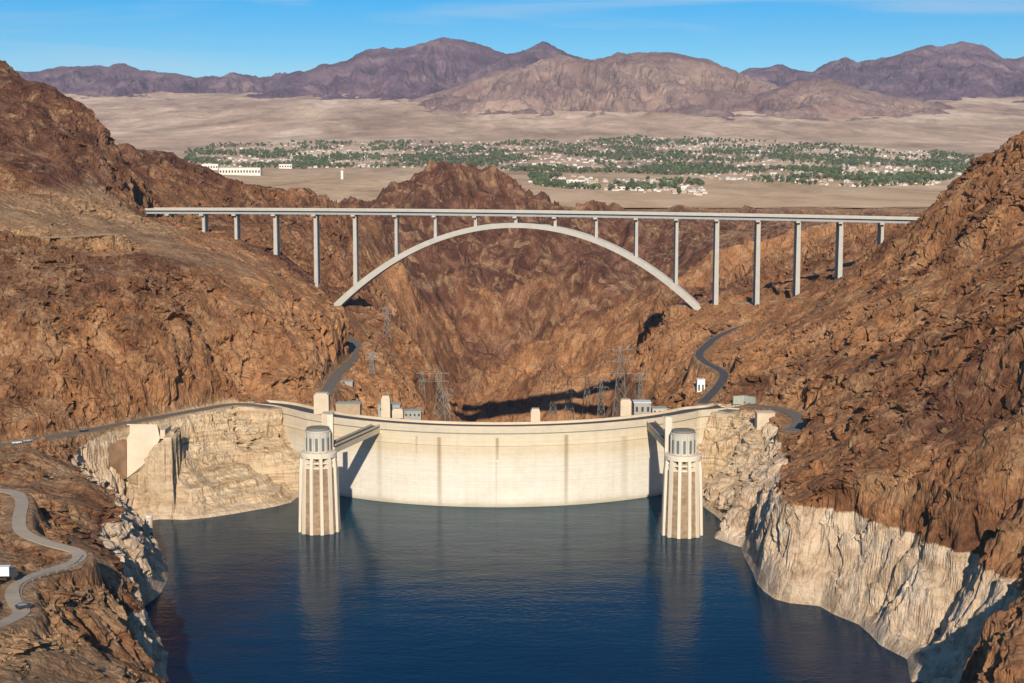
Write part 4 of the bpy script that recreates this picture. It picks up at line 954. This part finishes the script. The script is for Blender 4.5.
M_PD = simple('dark_car_paint', (0.03, 0.035, 0.045), 0.35, 0.05, 1, 0.5); M_PW = simple('white_car_paint', (0.75, 0.75, 0.75), 0.35, 0.03, 1, 0.5); M_PR = simple('silver_car_paint', (0.4, 0.4, 0.42), 0.35, 0.03, 1, 0.5)
car('dark car parked on the bend of the pale road in the lower left corner', 24, 608, 61.1, 0.5, M_PD)
car('white car driving on the shore road at the far left edge', 17, 443.6, 48.05, 0.65, M_PW)
car('dark car on the shore road left of the spillway', 84, 431.6, 47.75, 0.7, M_PD)
car('silver car following close behind the white one on the shore road', 28, 441.6, 48.05, 0.65, M_PR)
q = PZ(1, 583, 60.0)
tk = empty('truck', (q[0]-3.2, q[1], ground(q[0], q[1]) + 0.1), 0.05); tag(tk, 'long white box truck parked beside the pale road at the left edge', 'truck')
MB().box((0,0,2.3),(12,2.6,2.8)).build('cargo_box', M_WHITE, tk)
MB().add([(6.1,-1.2,.6),(8.1,-1.2,.6),(8.1,1.2,.6),(6.1,1.2,.6),(6.1,-1.2,3.0),(7.5,-1.2,3.0),(7.5,1.2,3.0),(6.1,1.2,3.0)], [(3,2,1,0),(4,5,6,7),(0,1,5,4),(1,2,6,5),(2,3,7,6),(3,0,4,7)]).build('cab', M_PD, tk)
MB().box((0.6,0,0.75),(11,1.6,0.28)).build('chassis', M_RUB, tk)
for x in (-4.5, -3.2, 4.6, 7.1):
    for y in (-1.15, 1.15):
        w_ = MB(); vs = [(x + .5*math.cos(a), y + d_, .5 + .5*math.sin(a)) for d_ in (-.15,.15) for a in np.linspace(0, 2*math.pi, 13)[:-1]]
        w_.add(vs, [tuple(range(12)), tuple(range(23,11,-1))] + [(i,(i+1)%12,12+(i+1)%12,12+i) for i in range(12)]); w_.build('wheel', M_RUB, tk)

# ------------------------------------------------------------------ shrubs on the lower right shore
M_LEAF = simple('scrub_leaves', (0.13, 0.13, 0.04), 0.8, 0.4, 0.8)
M_BARK = simple('bark', (0.12, 0.08, 0.05), 0.9, 0.2, 1.0)
def shrub(lab, px, py, r):
    q = hit(px, py, 400, 800); o = empty('shrub', tuple(q)); tag(o, lab, 'shrub')
    vs = []; fs = []
    for i in range(700):
        d = rng.normal(size=3); d /= np.linalg.norm(d); d[2] = abs(d[2]); rr = r * rng.uniform(0.35, 1.0) * (0.8 + 0.3 * math.sin(5*d[0] + 3*d[1])); c = d * rr * np.array([1.2, 1.2, 0.9])
        a = rng.normal(size=3); a /= np.linalg.norm(a); b2 = np.cross(a, d); n = len(vs); sz = rng.uniform(.12, .25)
        vs += [c, c + a*sz, c + a*sz*.5 + b2*sz]; fs.append((n, n+1, n+2))
    MB().add(vs, fs).build('foliage', M_LEAF, o)
    m_ = MB()
    for i in range(7): a = i*0.9; m_.beam((0,0,-.6),(r*.6*math.cos(a), r*.6*math.sin(a), r*.6),.12,.12)
    m_.build('stem', M_BARK, o)
shrub('yellow green shrub on the pale rocks at lower right, the upper of two', 953, 647, 1.9)
shrub('yellow green shrub at the bottom edge of the picture on pale rocks', 946, 672, 2.1)

# ------------------------------------------------------------------ the distant town
_yy = np.geomspace(2800, 16000, 3000); _pp = YH - (plain_z(0*_yy, _yy) - H) / _yy * F
_mono = np.minimum.accumulate(_pp)
def plain_hit(px, py):
    Y = float(np.interp(-py, -_mono, _yy)); X = (px - CX) / F * Y
    return X, Y, float(plain_z(np.array([X]), np.array([Y]))[0])
UP = np.array([(188,152),(220,147),(300,144),(340,144),(380,143),(450,143),(500,142),(560,141),(612,138),(640,136),(700,137),(760,141),(830,145),(880,148),(940,151),(972,155)])
LO = np.array([(188,164),(250,171),(300,170),(340,170),(400,168),(450,168),(500,171),(560,173),(620,172),(700,176),(760,181),(850,186),(930,184),(972,168)])
def in_town(px, py):
    if np.interp(px, UP[:,0], UP[:,1]) < py < np.interp(px, LO[:,0], LO[:,1]) and 188 < px < 972: return 1.0
    if 530 < px < 705 and 175 < py < 186 + (px-535)*0.075 and py > 173 + (px-535)*0.05: return 0.75
    return 0.0
def tree_mesh(k_):
    r_ = np.random.default_rng(40 + k_); m_ = MB()
    m_.lathe((0,0,0), [(0.35,-1),(0.28,2.2),(0.15,4.5)], 6, 1)
    for j in range(4):
        c = np.array([r_.normal()*1.3, r_.normal()*1.3, 4.0 + r_.uniform(-.6, 1.8)]); rr = r_.uniform(1.9, 2.9)
        bmx = bmesh.new(); bmesh.ops.create_icosphere(bmx, subdivisions=1, radius=rr)
        vs = [c + np.array(v.co) * r_.uniform(.7, 1.2) for v in bmx.verts]; fs = [tuple(v.index for v in f.verts) for f in bmx.faces]; bmx.free()
        m_.add(vs, fs, 0)
    return m_
M_TREES = [simple('tree_green_dark', (0.060, 0.082, 0.034), 0.8, 0.3, 0.05), simple('tree_green', (0.100, 0.122, 0.050), 0.8, 0.3, 0.05)]
TM = [tree_mesh(i) for i in range(4)]
HM_W = [simple('house_wall_cream', (0.60, 0.50, 0.38), 0.85, 0.08), simple('house_wall_white', (0.72, 0.66, 0.58), 0.85, 0.05), simple('house_wall_tan', (0.46, 0.34, 0.24), 0.85, 0.1)]
HM_R = [simple('roof_tile_tan', (0.42, 0.28, 0.19), 0.85, 0.1), simple('roof_grey', (0.42, 0.38, 0.34), 0.85, 0.1), simple('roof_pale', (0.66, 0.60, 0.53), 0.85, 0.06)]
def house_mesh(k_):
    m_ = MB(); w_, d_, h_ = [(16,11,3.6),(13,10,3.4),(20,12,4.0),(14,14,6.0)][k_ % 4]
    m_.box((0,0,h_/2-1),(w_,d_,h_+2),0,0)
    a, b2 = w_/2+.5, d_/2+.5; m_.add([(-a,-b2,h_+.01),(a,-b2,h_+.01),(a,b2,h_+.01),(-a,b2,h_+.01),(-a+1.5,0,h_+2.2),(a-1.5,0,h_+2.2)], [(0,1,5,4),(2,3,4,5),(0,4,3),(1,2,5),(3,2,1,0)], 1)
    for x in (-w_*.28, w_*.05, w_*.33): m_.box((x, -d_/2, h_*.52), (1.8, .12, 1.5), 0, 2)
    return m_
HMB = [house_mesh(i) for i in range(4)]
trees, houses = [], []
r_ = np.random.default_rng(3)
while len(trees) < 7000:
    px, py = r_.uniform(186, 975), r_.uniform(134, 198); t_ = in_town(px, py)
    if t_ == 0: continue
    X, Y, Z = plain_hit(px, py)
    dn = 1.5*float(fbm(np.array([X/300]), np.array([Y/700]), np.array([2.2]), 3)[0])
    if 1.5 * dn + (0.22 if 600 < px < 860 and py < 152 else 0.0) - (0.25 if t_ < 1 else 0) < r_.uniform(-0.5, 0.55): continue
    trees.append((Y, X, Z, r_.uniform(1.0, 2.5), r_.uniform(0, 6.28), int(r_.integers(4))))
while len(houses) < 1600:
    px, py = r_.uniform(186, 975), r_.uniform(137, 196); t_ = in_town(px, py)
    if r_.uniform() > t_: continue
    X, Y, Z = plain_hit(px, py)
    dn = 1.5*float(fbm(np.array([X/300]), np.array([Y/700]), np.array([2.2]), 3)[0])
    if dn > r_.uniform(-0.2, 0.9): continue
    houses.append((Y, X, Z, r_.uniform(0.65, 1.15), r_.choice([0.0, math.pi/2]) + r_.normal()*0.15, int(r_.integers(4))))
trees.sort(); houses.sort()
def town(items, protos, name, lab, cat, group, matsets):
    meshes = {}
    for i, (Y, X, Z, sc, rz, k_) in enumerate(items[:290]):
        v_ = i % len(matsets); key = (k_, v_)
        if key not in meshes: 
            o = protos[k_].build(name, matsets[v_]); meshes[key] = o.data
        else:
            o = bpy.data.objects.new(name, meshes[key]); COL.objects.link(o)
        o.location = (X, Y, Z); o.rotation_euler = (0, 0, rz); o.scale = (sc, sc, sc); tag(o, lab, cat, group)
    rest = items[290:]
    for v_ in range(1):
        V, Fa, Mi = [], [], []; n = 0
        for i, (Y, X, Z, sc, rz, k_) in enumerate(rest):
            P = np.array(protos[k_].v) * sc; c, s_ = math.cos(rz), math.sin(rz)
            Q = np.stack([P[:,0]*c - P[:,1]*s_ + X, P[:,0]*s_ + P[:,1]*c + Y, P[:,2] + Z], 1)
            nm = len(matsets[0]); sh = (i % len(matsets)) * nm
            V.append(Q); Fa += [tuple(q + n for q in f) for f in protos[k_].f]; Mi += [m_ + sh for m_ in protos[k_].mi]; n += len(P)
        me = bpy.data.meshes.new('town_' + name + 's'); me.from_pydata(np.concatenate(V).tolist(), [], Fa)
        for ms in matsets:
            for m_ in ms: me.materials.append(m_)
        me.polygons.foreach_set('material_index', Mi); me.update()
        o = bpy.data.objects.new('town_' + name + 's', me); COL.objects.link(o); o['kind'] = 'stuff'
town(trees, TM, 'tree', 'small dark green tree among the houses of the distant desert town', 'tree', 'trees in the distant town', [[M_TREES[0], M_BARK], [M_TREES[1], M_BARK]])
town(houses, HMB, 'house', 'small pale house among the trees of the distant desert town', 'house', 'houses in the distant town', [[HM_W[0], HM_R[0], M_DARK], [HM_W[1], HM_R[2], M_DARK], [HM_W[2], HM_R[1], M_DARK], [HM_W[1], HM_R[1], M_DARK]])
def big(lab, cat, name, px0, px1, py, hpx, dep, storeys=1, mat=None):
    X0, Y, Z = plain_hit(px0, py); X1 = (px1 - CX) / F * Y; h_ = hpx * Y / F; wd = X1 - X0
    o = empty(name, ((X0+X1)/2, Y, Z)); tag(o, lab, cat)
    MB().box((0,0,h_/2-2),(wd,dep,h_+4)).build('wall', mat or HM_W[1], o); MB().box((0,0,h_+.4),(wd+1,dep+1,.8)).build('roof', HM_R[2], o)
    if wd > 40:
        n = int(wd/9)
        for j in range(n): MB().box(((j+.5)/n*wd-wd/2,-dep/2,h_*.45),(wd/n*.5,.2,h_*.35)).build('window', M_DARK, o)
big('wide white hotel like building at the near left edge of the distant town', 'building', 'large_building', 222, 263, 176, 6.5, 40)
big('white building half hidden by the ridge at far left of the town', 'building', 'large_building', 205, 221, 173, 5.5, 35)
big('slender white monument standing alone on the flat before the town', 'monument', 'monument', 342, 344.4, 178.5, 8.5, 9)
big('long low white building at the near edge of the small cluster before the town', 'building', 'large_building', 613, 640, 190, 3.2, 35)
big('white shed with pale roof in the middle of the small cluster before town', 'building', 'large_building', 566, 584, 183, 3.0, 30)
big('white gabled hall right of the wide white building in the town', 'building', 'large_building', 281, 294, 170, 4.0, 30)

# ------------------------------------------------------------------ haze
def haze():
    x0, x1, y0, y1, z0, z1 = -14000, 14000, -200, 24500, -260, 2350
    o = MB().box(((x0+x1)/2, (y0+y1)/2, (z0+z1)/2), (x1-x0, y1-y0, z1-z0)).build('haze', bpy.data.materials.new('haze_air')); o['kind'] = 'stuff'
    m = o.data.materials[0]; m.use_nodes = True; n = m.node_tree.nodes; n.clear()
    v = n.new('ShaderNodeVolumePrincipled'); out = n.new('ShaderNodeOutputMaterial'); m.node_tree.links.new(v.outputs[0], out.inputs['Volume'])
    v.inputs['Color'].default_value = (0.66, 0.74, 0.97, 1); v.inputs['Density'].default_value = 1.6e-5; v.inputs['Anisotropy'].default_value = 0.0
    return o
haze()
